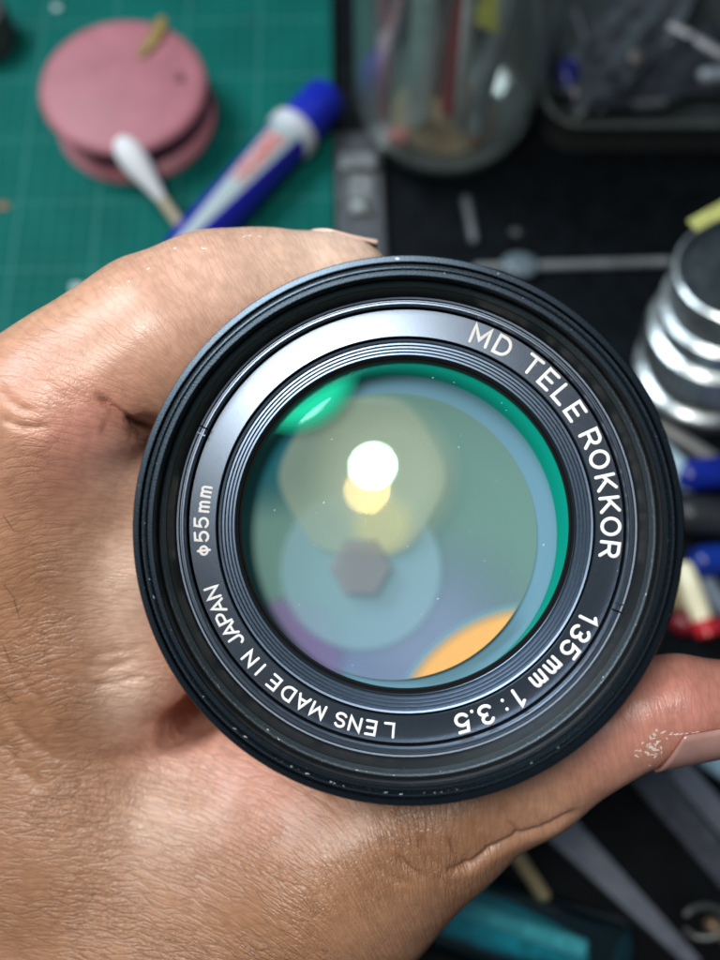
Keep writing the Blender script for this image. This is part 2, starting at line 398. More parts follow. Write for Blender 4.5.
patch('inner_element', clip(circ(393, 537, 144), *GCc), 1.86, coating_ghost('e_teal', (0.17, 0.31, 0.28), 0.9))  # ghost disc painted in colour, off the lens axis
patch('violet_coating', clip(circ(375, 690, 125), 393, 537, 143), 1.83, coating_ghost('e_blue2', (0.26, 0.36, 0.62), 0.75, soft=(0.5, 1.55)), (375, 700))
patch('violet_coating', clip(circ(290, 652, 64), 393, 537, 150), 1.80, coating_ghost('e_violet', (0.30, 0.20, 0.46), 0.6, soft=(0.55, 0.82)), (290, 652))
patch('haze_blue_coating', clip(circ(430, 640, 150), 393, 537, 143), 1.79, coating_ghost('e_haze', (0.26, 0.34, 0.50), 0.75, soft=(0.2, 1.75)), (430, 640))  # bluish haze of the reflections, painted in
patch('deep_teal_coating', clip(circ(262, 440, 100), *GCc), 1.78, coating_ghost('e_deep', (0.01, 0.13, 0.18), 0.75, soft=(0.35, 1.15)), (262, 440))
patch('blue_coating', circ(361, 570, 89), 1.76, coating_ghost('e_cyan', (0.36, 0.60, 0.70), 0.5, soft=(0.95, 1.12)))
patch('cyan_fringe', clip(circ(540, 760, 160), 393, 537, 142.5), 1.73, coating_ghost('e_fringe', (0.20, 0.55, 0.62), 0.5, soft=(1.90, 2.08)), (540, 760))
patch('orange_coating', clip(circ(540, 760, 156), 393, 537, 142.5), 1.72, coating_ghost('e_orange', (0.95, 0.52, 0.17), 0.92, soft=(1.80, 2.01)), (540, 760))
patch('green_coating', clip(circ(292, 366, 70), *GCc), 1.40, coating_ghost('e_green', (0.02, 0.95, 0.55), 0.9, soft=(0.55, 0.93)), (292, 366))
patch('olive_coating', circ(362, 476, 98), 1.66, coating_ghost('e_olive', (0.50, 0.60, 0.46), 0.40, soft=(0.94, 1.07), hexa=0.5))
patch('olive_coating', circ(384, 475, 80), 1.62, coating_ghost('e_olive2', (0.58, 0.68, 0.52), 0.40, soft=(0.5, 1.1)))
patch('yellow_coating', circ(383, 525, 40), 1.58, coating_ghost('e_yel', (0.85, 0.80, 0.40), 0.35, soft=(0.2, 0.5)))
patch('aperture', circ(360, 567, 44), 1.54, coating_ghost('e_brown', (0.30, 0.28, 0.30), 0.58, soft=(0.26, 0.42), hexa=0.06))  # mirrored reflection of the iris, painted as a hexagon

# ------------------------------------------------------------------ THE HAND  (a distance field of tapered limbs, meshed as one surface)
prims = []   # (a, b, ra, rb, k)
def cap_(a, b, ra, rb, k=0.35): prims.append((P(*a) if len(a) == 3 else Vector(a), P(*b) if len(b) == 3 else Vector(b), ra, rb, k))
# index finger
cap_((50, 408, 11.3), (168, 337, 11.5), 0.99, 1.03, .3)
cap_((95, 377, 11.4), (150, 343, 11.45), 1.04, 1.06, .25)
cap_((168, 337, 11.5), (215, 310, 11.7), 0.985, 0.97, .3)
cap_((215, 310, 11.7), (262, 302, 12.0), 0.97, 0.95, .3)
cap_((262, 303, 12.0), (325, 296, 12.3), 0.93, 0.86, .25)
cap_((325, 296, 12.3), (348, 290, 12.4), 0.84, 0.66, .25)
cap_((50, 418, 11.4), (20, 660, 13.2), 1.02, 1.35, .5)
cap_((85, 495, 12.3), (75, 640, 12.9), 1.15, 1.45, .5)
# back of the hand, first web and thenar mass
cap_((-70, 560, 14.2), (-60, 950, 14.6), 1.9, 2.7, .6)
cap_((60, 640, 13.2), (70, 900, 14.0), 1.6, 2.5, .6)
cap_((158, 655, 12.45), (148, 560, 12.3), 0.72, 0.70, .5)
cap_((148, 560, 12.3), (146, 490, 12.25), 0.70, 0.66, .4)
cap_((245, 800, 13.3), (335, 830, 12.9), 1.5, 1.5, .45)
cap_((20, 800, 13.6), (190, 850, 13.5), 1.9, 1.9, .7)
# thumb
cap_((40, 1150, 14.5), (150, 960, 13.6), 2.9, 2.25, .7)
cap_((150, 960, 13.6), (335, 858, 12.6), 2.2, 1.62, .6)
cap_((335, 858, 12.6), (420, 815, 12.2), 1.62, 1.18, .5)
cap_((420, 815, 12.2), (520, 770, 11.8), 1.16, 0.86, .4)
cap_((520, 770, 11.8), (640, 712, 11.4), 0.85, 0.66, .3)
cap_((640, 711, 11.4), (678, 702, 11.3), 0.66, 0.585, .15)
cap_((678, 702, 11.3), (745, 696, 11.3), 0.585, 0.46, .15)
# palm and the three fingers wrapped round the barrel behind
la = P(404.5, 530.4, D0)
def around(deg, rad, d): return (la.x + rad * math.cos(math.radians(deg)) , la.y + rad * math.sin(math.radians(deg)), -d)
class T3(tuple): pass
def capv(a, b, ra, rb, k=.35): prims.append((Vector(a), Vector(b), ra, rb, k))
for d, r0 in ((13.9, .9), (15.6, .88), (17.2, .78)):
    pts = [around(g, 3.55, d) for g in (212, 186, 160, 137, 116, 100)]
    for i in range(5): capv(pts[i], pts[i + 1], r0 * (1.08 - .05 * i), r0 * (1.03 - .05 * i), .2)
capv(around(215, 4.2, 14.2), around(208, 4.2, 17.0), 1.4, 1.2, .6)
capv(around(240, 4.4, 14.6), around(232, 4.6, 17.4), 1.6, 1.4, .6)
vox = 0.075
lo = np.array([-8.2, -9.6, -18.6]); hi = np.array([5.9, 4.4, -9.6])
nx, ny, nz = np.ceil((hi - lo) / vox).astype(int)
X, Y, Z = np.meshgrid(lo[0] + vox * np.arange(nx), lo[1] + vox * np.arange(ny), lo[2] + vox * np.arange(nz), indexing='ij')
X = X.astype(np.float32); Y = Y.astype(np.float32); Z = Z.astype(np.float32)
def sd_field(X, Y, Z):
    F = None
    for (a, b, ra, rb, k) in prims:
        ab = b - a; L2 = max(1e-6, ab.length_squared)
        t = np.clip(((X - a.x) * ab.x + (Y - a.y) * ab.y + (Z - a.z) * ab.z) / L2, 0, 1)
        d = np.sqrt((X - a.x - t * ab.x) ** 2 + (Y - a.y - t * ab.y) ** 2 + (Z - a.z - t * ab.z) ** 2) - (ra + (rb - ra) * t)
        if F is None: F = d
        else:
            h = np.maximum(k - np.abs(F - d), 0) / k
            F = np.minimum(F, d) - h * h * k * 0.25
    return F
F = sd_field(X, Y, Z)
# flesh gives way to the barrel it grips (and to the rim)
ax = -lens_axis
tz = (-(Z) - D0)
bar = np.sqrt((X - la.x - ax.x * tz) ** 2 + (Y - la.y - ax.y * tz) ** 2) - 2.70
rimd = np.sqrt((X - la.x) ** 2 + (Y - la.y) ** 2) - 3.03
rimd = np.maximum(rimd, D0 - 1 - (-Z)); rimd = np.maximum(rimd, (-Z) - (D0 + 0.62))
def smax(a, b, k):
    h = np.maximum(k - np.abs(a - b), 0) / k
    return np.maximum(a, b) + h * h * k * 0.25
drills = []                               # the deep shaded folds: between finger and web, and where the web meets the thumb base
for q in np.linspace(0, 1, 10):
    drills.append(((218 - 40 * q, 697 + 35 * q, 12.5), (212 - 30 * q, 697 + 29 * q, 14.0 - 1.5 * q), .17 - .11 * q, .35))
    drills.append(((178 - 34 * q, 446 - 20 * q, 11.0 - .2 * q), (178 - 32 * q, 446 - 19 * q, 11.9 - 1.0 * q), .045 - .025 * q, .25))
for (a_, b_, r_, k_) in drills:
    a_, b_ = P(*a_), P(*b_); ab = b_ - a_
    t_ = np.clip(((X - a_.x) * ab.x + (Y - a_.y) * ab.y + (Z - a_.z) * ab.z) / ab.length_squared, 0, 1)
    F = smax(F, r_ - np.sqrt((X - a_.x - t_ * ab.x) ** 2 + (Y - a_.y - t_ * ab.y) ** 2 + (Z - a_.z - t_ * ab.z) ** 2), k_)
F = smax(F, -bar, 0.15); F = smax(F, -rimd, 0.12)

def surface_nets(F, lo, vox):
    s = F < 0
    nx, ny, nz = F.shape
    c = np.zeros((nx - 1, ny - 1, nz - 1), np.int8)
    for i in (0, 1):
        for j in (0, 1):
            for k in (0, 1): c += s[i:nx - 1 + i, j:ny - 1 + j, k:nz - 1 + k]
    act = (c > 0) & (c < 8); idx = -np.ones(c.shape, np.int64); ijk = np.argwhere(act); idx[act] = np.arange(len(ijk))
    acc = np.zeros((len(ijk), 3)); cnt = np.zeros(len(ijk))
    cor = [(i, j, k) for i in (0, 1) for j in (0, 1) for k in (0, 1)]
    for p in range(8):
        for q in range(p + 1, 8):
            a, b = cor[p], cor[q]
            if sum(abs(x - y) for x, y in zip(a, b)) != 1: continue
            fa = F[ijk[:, 0] + a[0], ijk[:, 1] + a[1], ijk[:, 2] + a[2]]; fb = F[ijk[:, 0] + b[0], ijk[:, 1] + b[1], ijk[:, 2] + b[2]]
            m = (fa < 0) != (fb < 0); t = np.where(m, fa / np.where(fa == fb, 1, fa - fb), 0)
            for d in range(3): acc[:, d] += np.where(m, a[d] + t * (b[d] - a[d]), 0)
            cnt += m
    V = lo + vox * (ijk + acc / cnt[:, None])
    Q = []
    for ax_ in range(3):
        u, v = (ax_ + 1) % 3, (ax_ + 2) % 3
        sl0 = [slice(1, n - 1) for n in F.shape]; sl1 = list(sl0); sl0[ax_] = slice(0, F.shape[ax_] - 1); sl1[ax_] = slice(1, F.shape[ax_])
        A, B = s[tuple(sl0)], s[tuple(sl1)]
        e = np.argwhere(A != B); 
        if not len(e): continue
        inside = A[tuple(e.T)]
        e = e.copy(); e[:, u] += 1; e[:, v] += 1
        def cell(du, dv):
            g = e.copy(); g[:, u] -= du; g[:, v] -= dv; return idx[g[:, 0], g[:, 1], g[:, 2]]
        q = np.stack([cell(1, 1), cell(0, 1), cell(0, 0), cell(1, 0)], 1)
        q[~inside] = q[~inside][:, ::-1]; Q.append(q)
    return V, np.concatenate(Q)
V, Q = surface_nets(F, lo, vox)
par = np.arange(len(V))                   # keep only the largest connected piece
for _ in range(400):
    m_ = par[Q].min(1); new = par.copy()
    for c_ in range(4): np.minimum.at(new, Q[:, c_], m_)
    new = new[new]
    if (new == par).all(): break
    par = new
root = np.bincount(par).argmax(); Q = Q[par[Q[:, 0]] == root]; used_ = np.unique(Q); mp_ = -np.ones(len(V), np.int64); mp_[used_] = np.arange(len(used_)); V = V[used_]; Q = mp_[Q]
del X, Y, Z, F, bar, rimd

# refine the part facing the camera: one catmull-clark level on everything (cheap enough), then carve creases
me = bpy.data.meshes.new('hand_base'); me.from_pydata(V.tolist(), [], Q.tolist()); me.update()
tmp = bpy.data.objects.new('tmp', me); SC.collection.objects.link(tmp)
md = tmp.modifiers.new('s', 'SMOOTH'); md.factor = 0.5; md.iterations = 3
md = tmp.modifiers.new('d', 'SUBSURF'); md.levels = 1
dg = bpy.context.evaluated_depsgraph_get(); me2 = bpy.data.meshes.new_from_object(tmp.evaluated_get(dg))
bpy.data.objects.remove(tmp); bpy.data.meshes.remove(me)
nv = len(me2.vertices); co = np.empty(nv * 3, np.float32); me2.vertices.foreach_get('co', co); co = co.reshape(-1, 3).astype(np.float64)
no = np.empty(nv * 3, np.float32); me2.vertex_normals.foreach_get('vector', no); no = no.reshape(-1, 3).astype(np.float64)
px = 360 + K * co[:, 0] / -co[:, 2]; py = 480 - K * co[:, 1] / -co[:, 2]
def seg_dist(pts):
    best = np.full(nv, 1e9); tt = np.zeros(nv); n = len(pts) - 1
    for i in range(n):
        ax0, ay0 = pts[i]; bx, by = pts[i + 1]; dx, dy = bx - ax0, by - ay0
        t = np.clip(((px - ax0) * dx + (py - ay0) * dy) / (dx * dx + dy * dy), 0, 1)
        d = np.hypot(px - ax0 - t * dx, py - ay0 - t * dy); m = d < best
        best[m] = d[m]; tt[m] = (i + t[m]) / n
    return best, tt
front = np.clip(no[:, 2] * 3 + 0.6, 0, 1) * (co[:, 2] > -14.5)
disp = np.zeros(nv)
creases = [  # (points, width px, depth cm)
 ([(165, 436), (145, 427), (128, 419), (112, 408), (98, 396)], 3.5, .11),
 ([(150, 440), (120, 432), (100, 425)], 12, .03),
 ([(212, 700), (198, 718), (180, 736), (155, 750), (128, 757), (96, 757)], 6, .07),
 ([(200, 712), (180, 730), (160, 742), (130, 750)], 9, .05),
 ([(215, 722), (196, 760), (190, 800), (182, 815)], 4, .03),
 ([(0, 388), (8, 400), (20, 408), (34, 412)], 4, .03), ([(0, 418), (22, 428), (48, 428)], 4, .035),
 ([(20, 345), (30, 370), (60, 395), (90, 405)], 4, .012),
 ([(92, 655), (120, 652), (150, 645)], 4, .02), ([(80, 664), (110, 668), (145, 655)], 4, .02), ([(90, 685), (120, 683), (145, 675)], 3, .02),
 ([(575, 812), (548, 830), (520, 838), (492, 852), (470, 868), (448, 872)], 4, .11),
 ([(520, 838), (505, 822), (500, 806)], 3, .045), ([(548, 830), (540, 815), (541, 800)], 3, .02),
 ([(470, 868), (455, 850), (450, 838)], 3, .06), ([(440, 872), (425, 852), (420, 838)], 3, .06), ([(425, 880), (408, 868), (396, 856)], 3, .05),
 ([(410, 885), (390, 878), (375, 866)], 3, .03), ([(492, 852), (478, 836), (476, 822)], 3, .03), ([(396, 790), (392, 815), (396, 835)], 3, .012), ([(430, 790), (427, 812)], 3, .01),
 ([(0, 690), (10, 720), (30, 742), (60, 760)], 5, .03), ([(0, 735), (18, 770), (45, 790)], 5, .03), ([(0, 655), (30, 690), (50, 715)], 4, .02),
]
for pts, w, dp in creases:
    d, t = seg_dist(pts)
    disp -= dp * np.exp(-(d / w) ** 2) * np.clip(np.minimum(t, 1 - t) * 5 + 0.25, 0, 1) * front
# flow field for the fine transverse wrinkles: u grows along each limb
def gw(cx, cy, s): return np.exp(-((px - cx) ** 2 + (py - cy) ** 2) / (2 * s * s))
dirs = [((40, 600, 130), (0.25, 1.0)), ((110, 870, 130), (-0.12, 1.0)), ((270, 850, 110), (-0.55, 0.85)), ((450, 820, 90), (-0.9, -0.15)), ((620, 740, 90), (-0.95, 0.2)),
        ((190, 290, 90), (-0.8, 0.55)), ((70, 400, 80), (-0.35, 0.9)), ((110, 560, 60), (-0.35, 0.95)), ((200, 780, 60), (-0.35, 1.0))]
gs = []
for (g, (dx, dy)) in dirs:
    l = math.hypot(dx, dy); gs.append((g[0], g[1], g[2], dx / l, dy / l))
ng = len(gs); AT = np.zeros((ng, ng)); bu = np.zeros(ng); bv = np.zeros(ng)
for i in range(ng):                       # offsets that make neighbouring flow patches agree halfway between them
    for j in range(i):
        a, b = gs[i], gs[j]; mx_, my_ = (a[0] + b[0]) / 2, (a[1] + b[1]) / 2
        w = math.exp(-((a[0] - b[0]) ** 2 + (a[1] - b[1]) ** 2) / (2 * 110 ** 2))
        for bb, e in ((bu, lambda g: g[3] * (mx_ - g[0]) + g[4] * (my_ - g[1])), (bv, lambda g: -g[4] * (mx_ - g[0]) + g[3] * (my_ - g[1]))):
            df = e(b) - e(a); bb[i] += w * df; bb[j] -= w * df
        AT[i, i] += w; AT[j, j] += w; AT[i, j] -= w; AT[j, i] -= w
AT += np.eye(ng) * 1e-6
cu, cv = np.linalg.solve(AT, bu), np.linalg.solve(AT, bv)
wsum = np.zeros(nv) + 1e-12; u = np.zeros(nv); v = np.zeros(nv)
for k, (gx, gy, gs_, dx, dy) in enumerate(gs):
    w = gw(gx, gy, gs_ * .8)
    u += w * (dx * (px - gx) + dy * (py - gy) + cu[k]); v += w * (-dy * (px - gx) + dx * (py - gy) + cv[k]); wsum += w
u /= wsum * 80; v /= wsum * 80
import mathutils.noise as mn
# medium wrinkles as real relief: wandering transverse folds
ph = np.empty(nv); am = np.empty(nv); big = np.empty(nv); pk = np.empty(nv)
for i in range(nv):
    if co[i, 2] < -15: ph[i] = am[i] = big[i] = pk[i] = 0; continue
    c = co[i]
    ph[i] = mn.noise((u[i] * 1.2, v[i] * 0.8, c[2] * .4)); am[i] = mn.noise((u[i] * 2.2 + 9, v[i] * 0.9, 3))
    big[i] = mn.noise((c[0] * .9, c[1] * .9, c[2] * .9)); pk[i] = mn.noise((c[0] * 2.4, c[1] * 2.4, c[2] * 2.4 + 7))
wr = np.sin(u * 30 + ph * 9 + v * 1.5)
wr = -np.abs(wr) ** 0.5 + 0.6
rough_zone = np.clip(.9 * gw(110, 880, 150) + .8 * gw(10, 640, 80) + 0.6 * gw(300, 890, 80) + .8 * gw(440, 850, 45) + .35 * gw(30, 420, 40) + .10, 0, 1)
disp += 0.010 * wr * np.clip(0.5 + am * 1.5, 0, 1) * rough_zone * front
disp += 0.018 * big + 0.006 * pk
co += no * disp[:, None]
me2.vertices.foreach_set('co', co.astype(np.float32).ravel()); me2.update()
me2.polygons.foreach_set('use_smooth', [True] * len(me2.polygons))
at = me2.attributes.new('skin_flow', 'FLOAT_VECTOR', 'POINT')
at.data.foreach_set('vector', np.stack([u, v, co[:, 2] * .3], 1).astype(np.float32).ravel())
# pigment with painted light: rosy pads and web, tanned back, bright highlights
pink = np.clip(0.9 * gw(690, 700, 55) + .75 * gw(95, 440, 40) + .45 * gw(160, 720, 34) + .15 * gw(150, 600, 45) + .4 * gw(600, 740, 40) + .25 * gw(200, 300, 70) + .45 * gw(250, 760, 50) + .25 * gw(20, 380, 25), 0, 1)
pale = np.clip(0.8 * gw(128, 700, 24) + .55 * gw(118, 470, 24) + .8 * gw(360, 243, 36) + .6 * gw(128, 560, 34) + .4 * gw(122, 620, 30) + .55 * gw(300, 265, 60) + .35 * gw(200, 290, 60) + .3 * gw(175, 800, 50), 0, 1)  # bright finger top and web: highlights painted as lighter skin
tan_shade = np.clip(.8 * gw(40, 620, 90) + .8 * gw(120, 900, 120) + .6 * gw(0, 800, 100) + .6 * gw(430, 830, 70) + .6 * gw(270, 900, 110) + .2, 0, 1)  # tanned skin, also painted darker where the lamp light falls off
for nm, arr in (('pink', pink), ('pale', pale), ('tan', tan_shade), ('crepe', rough_zone)):
    a_ = me2.attributes.new(nm, 'FLOAT', 'POINT'); a_.data.foreach_set('value', arr.astype(np.float32))

def skin_material():
    m, nt, b = newmat('skin'); L = nt.links
    def attr(n, o='Fac'): q = N(nt, 'ShaderNodeAttribute', attribute_name=n); return q.outputs[o]
    tc = N(nt, 'ShaderNodeTexCoord')
    base = N(nt, 'ShaderNodeTexNoise', i_Scale=0.9, i_Detail=8.0, i_Roughness=0.65); L.new(tc.outputs['Object'], base.inputs['Vector'])
    cr = ramp(nt, [(0.3, (0.43, 0.225, 0.14)), (0.7, (0.59, 0.34, 0.225))]); L.new(base.outputs[0], cr.inputs[0])
    last = cr.outputs[0]
    for nm, col, k in (('tan', (0.26, 0.125, 0.060), .85), ('pink', (0.66, 0.27, 0.23), .85), ('pale', (0.76, 0.55, 0.43), .9)):
        mx = N(nt, 'ShaderNodeMix', data_type='RGBA'); mx.inputs[7].default_value = (*col, 1)
        mu = N(nt, 'ShaderNodeMath', operation='MULTIPLY', i_1=k); L.new(attr(nm), mu.inputs[0]); L.new(mu.outputs[0], mx.inputs[0])
        L.new(last, mx.inputs[6]); last = mx.outputs[2]
    # mottling
    n2 = N(nt, 'ShaderNodeTexNoise', i_Scale=7.0, i_Detail=5.0); L.new(tc.outputs['Object'], n2.inputs['Vector'])
    mr = N(nt, 'ShaderNodeMapRange'); mr.inputs[1].default_value = .3; mr.inputs[2].default_value = .7; mr.inputs[3].default_value = .90; mr.inputs[4].default_value = 1.08; L.new(n2.outputs[0], mr.inputs[0])
    vm = N(nt, 'ShaderNodeVectorMath', operation='SCALE'); L.new(last, vm.inputs[0]); L.new(mr.outputs[0], vm.inputs['Scale'])
    last = vm.outputs[0]
    # transverse micro-creases: stretched voronoi edges in the flow coordinates
    fl = attr('skin_flow', 'Vector')
    wob = N(nt, 'ShaderNodeTexNoise', i_Scale=2.5, i_Detail=3.0); L.new(fl, wob.inputs['Vector'])
    ws = N(nt, 'ShaderNodeVectorMath', operation='MULTIPLY_ADD'); ws.inputs[1].default_value = (.12, .12, .12); L.new(wob.outputs['Color'], ws.inputs[0]); L.new(fl, ws.inputs[2])
    def cells(sx, sy, sc):
        mp = N(nt, 'ShaderNodeMapping'); mp.inputs['Scale'].default_value = (sx, sy, 1.0); L.new(ws.outputs[0], mp.inputs[0])
        vo = N(nt, 'ShaderNodeTexVoronoi', feature='DISTANCE_TO_EDGE', i_Scale=sc); L.new(mp.outputs[0], vo.inputs['Vector'])
        q = N(nt, 'ShaderNodeMapRange'); q.inputs[1].default_value = 0.0; q.inputs[2].default_value = 0.16; L.new(vo.outputs['Distance'], q.inputs[0]); return q.outputs[0]
    c1 = cells(4.0, 0.75, 3.4); c2 = cells(2.2, 1.5, 9.0); c3 = cells(1.6, 0.3, 3.0)
    fine = N(nt, 'ShaderNodeTexNoise', i_Scale=55.0, i_Detail=4.0); L.new(tc.outputs['Object'], fine.inputs['Vector'])
    def add(a, ka, bb, kb):
        x = N(nt, 'ShaderNodeMath', operation='MULTIPLY', i_1=ka); L.new(a, x.inputs[0])
        y = N(nt, 'ShaderNodeMath', operation='MULTIPLY_ADD', i_1=kb); L.new(bb, y.inputs[0]); L.new(x.outputs[0], y.inputs[2]); return y.outputs[0]
    hh = add(c1, 1.0, c2, 0.55); hh = add(hh, 1.0, c3, .5); hh = add(hh, 1.0, fine.outputs[0], 0.5)
    bp = N(nt, 'ShaderNodeBump', i_Strength=0.5, i_Distance=0.009); L.new(hh, bp.inputs['Height']); L.new(bp.outputs[0], b.inputs['Normal'])
    bs_ = N(nt, 'ShaderNodeMapRange'); bs_.inputs[3].default_value = .13; bs_.inputs[4].default_value = .75; L.new(attr('crepe'), bs_.inputs[0])
    pn = N(nt, 'ShaderNodeTexNoise', i_Scale=1.3, i_Detail=3.0); L.new(tc.outputs['Object'], pn.inputs['Vector'])
    pm = N(nt, 'ShaderNodeMapRange'); pm.inputs[1].default_value = .35; pm.inputs[2].default_value = .65; pm.inputs[3].default_value = .35; pm.inputs[4].default_value = 1.35; L.new(pn.outputs[0], pm.inputs[0])
    px_ = N(nt, 'ShaderNodeMath', operation='MULTIPLY'); L.new(bs_.outputs[0], px_.inputs[0]); L.new(pm.outputs[0], px_.inputs[1]); L.new(px_.outputs[0], bp.inputs['Strength'])
    # colour slightly darker along the micro-creases
    mr2 = N(nt, 'ShaderNodeMapRange'); mr2.inputs[3].default_value = 0.92; mr2.inputs[4].default_value = 1.04; L.new(c1, mr2.inputs[0])
    vm2 = N(nt, 'ShaderNodeVectorMath', operation='SCALE'); L.new(last, vm2.inputs[0]); L.new(mr2.outputs[0], vm2.inputs['Scale'])
    L.new(vm2.outputs[0], b.inputs['Base Color'])
    b.inputs['Roughness'].default_value = 0.46
    rr = N(nt, 'ShaderNodeMapRange'); rr.inputs[3].default_value = .30; rr.inputs[4].default_value = .50; L.new(n2.outputs[0], rr.inputs[0]); L.new(rr.outputs[0], b.inputs['Roughness'])
    b.inputs['Specular IOR Level'].default_value = 0.55
    b.inputs['Subsurface Weight'].default_value = 0.22; b.inputs['Subsurface Radius'].default_value = (0.30, 0.12, 0.06); b.inputs['Subsurface Scale'].default_value = 0.6
    return m
M_skin = skin_material()
me2.materials.clear(); me2.materials.append(M_skin); me2.name = 'hand'
hand = bpy.data.objects.new('hand', me2); link(hand); hand.matrix_world = FRAME
tag(hand, 'bare left hand wrapped round the lens barrel, thumb reaching to the lower right', 'hand')

# thumb nail, seen nearly edge-on along the lower side of the thumb
M_nail = simple('nail', (0.47, 0.27, 0.235), 0.28, var=0.08, scale=4, coat=0.25)

def nail(a, b, length, r0, r1, p0, p1, up):
    td = (b - a).normalized(); e1 = Vector((0, 0, 1)); e1 = (e1 - td * e1.dot(td)).normalized(); e2 = td.cross(e1).normalized()
    if (e2.y > 0) != up: e2 = -e2
    vs, fs = [], []; nu, nvv = 22, 20
    for i in range(nu):
        s_ = i / (nu - 1)
        for j in range(nvv):
            q = j / (nvv - 1); phi = math.radians(p0 + (p1 - p0) * q); edge = 2 * q - 1
            s2_ = (length - 0.10 * edge * edge) * s_ + 0.30 * edge * edge * (1 - s_)
            vs.append(a + td * s2_ + (e1 * math.cos(phi) + e2 * math.sin(phi)) * (r0 + (r1 - r0) * s_ + 0.01 * math.cos(edge * 2)))
    for i in range(nu - 1):
        for j in range(nvv - 1): fs.append([i * nvv + j, (i + 1) * nvv + j, (i + 1) * nvv + j + 1, i * nvv + j + 1])
    o = mesh('nail', vs, fs, M_nail, hand, True); mo = o.modifiers.new('t', 'SOLIDIFY'); mo.thickness = 0.04; return o
nail(P(642, 710, 11.4), P(760, 695, 11.3), 1.40, 0.73, 0.63, 12, 145, False)['label'] = 'thumb nail seen almost edge on'
M_nail = simple('nail_pale', (0.74, 0.56, 0.47), 0.3, var=0.06, scale=4, coat=0.2)
nail(P(316, 298, 12.3), P(352, 293, 12.4), 1.04, 0.925, 0.675, 60, 150, True)['label'] = 'pale nail of the index finger'

from mathutils.bvhtree import BVHTree
bvh = BVHTree.FromObject(hand, bpy.context.evaluated_depsgraph_get())
def surf(x, y):
    d = P(x, y, 1.0).normalized(); hit = bvh.ray_cast(Vector((0, 0, 0)), d)
    return (hit[0], hit[1]) if hit[0] is not None else (None, None)
M_flake = simple('dry_skin', (0.80, 0.70, 0.62), 0.6, var=0.08)
def flake(pts, w):
    row = []
    for (x, y) in pts:
        p, n = surf(x, y)
        if p is None: continue
        row.append((p, n))
    if len(row) < 2: return
    vs, fs = [], []
    for i, (p, n) in enumerate(row):
        t = (row[min(i + 1, len(row) - 1)][0] - row[max(i - 1, 0)][0]); t.normalize(); sd = t.cross(n).normalized()
        ww = w * (0.4 + random.random()) * (0.3 if i in (0, len(row) - 1) else 1); lift = 0.005 + 0.018 * random.random()
        vs += [p - sd * ww + n * 0.002, p + n * (0.006 + lift * .4), p + sd * ww + n * 0.002]
    for i in range(len(row) - 1):
        a = i * 3; fs += [[a, a + 3, a + 4, a + 1], [a + 1, a + 4, a + 5, a + 2]]
    mesh('dry_skin_flake', vs, fs, M_flake, hand, True)
def wobble(a, b, n, j): return [(a[0] + (b[0] - a[0]) * i / n + random.uniform(-j, j), a[1] + (b[1] - a[1]) * i / n + random.uniform(-j, j)) for i in range(n + 1)]
rq = random.Random(21)
def broken(path):                         # a peeling edge: short lifted pieces with gaps between them
    for (a, b) in zip(path[:-1], path[1:]):
        n = max(1, int(math.hypot(b[0] - a[0], b[1] - a[1]) / 4.5))
        for k in range(n):
            if rq.random() < .35: continue
            t0, t1 = (k + rq.uniform(0, .3)) / n, (k + rq.uniform(.7, 1.1)) / n
            flake(wobble((a[0] + (b[0] - a[0]) * t0, a[1] + (b[1] - a[1]) * t0), (a[0] + (b[0] - a[0]) * t1, a[1] + (b[1] - a[1]) * t1), 3, .5), rq.uniform(.006, .015))
broken([(109, 281), (108, 288), (118, 289), (132, 280), (150, 268), (153, 258)])
broken([(201, 248), (207, 249)]); broken([(238, 240), (247, 236), (262, 237)]); broken([(172, 250), (177, 248)])
rf = random.Random(12)
for k in range(46):
    a_ = (rf.gauss(650, 6), rf.gauss(748, 7)) if k < 30 else (rf.uniform(640, 700), rf.gauss(735, 3))
    an = rf.uniform(-.9, .9) if k % 3 else rf.uniform(0, PI); ln_ = rf.uniform(2, 6)
    flake(wobble(a_, (a_[0] + ln_ * math.cos(an), a_[1] + ln_ * math.sin(an)), 3, .8), rf.uniform(.005, .013))
broken([(668, 735), (690, 733), (722, 731)])
M_hair = simple('hair', (0.07, 0.04, 0.025), 0.5)
for (x, y, dx, dy) in ((3, 515, 12, 14), (4, 585, 12, 12), (14, 600, 6, 16), (3, 645, 9, 18), (2, 690, 15, 12), (3, 745, 16, 8)):
    pts = []
    for i in range(5):
        t = i / 4; p, n = surf(x + dx * t, y + dy * t + 3 * t * t)
        if p is None: break
        pts.append(p + n * (0.004 + 0.012 * math.sin(PI * min(1, t * .8))))
    if len(pts) == 5: tube('hair', pts, [.003, .003, .0026, .002, .001], M_hair, hand, 5)

# ------------------------------------------------------------------ THE DESK (world z = 0)
M_table = simple('black_desk', (0.004, 0.006, 0.008), 0.5, spec=0.12, var=0.4, scale=1.5, bump=0.15)
tb = bm_obj('table', box_bm(150, 120, 2, (0, 20, -1)), M_table); tag(tb, kind='structure')

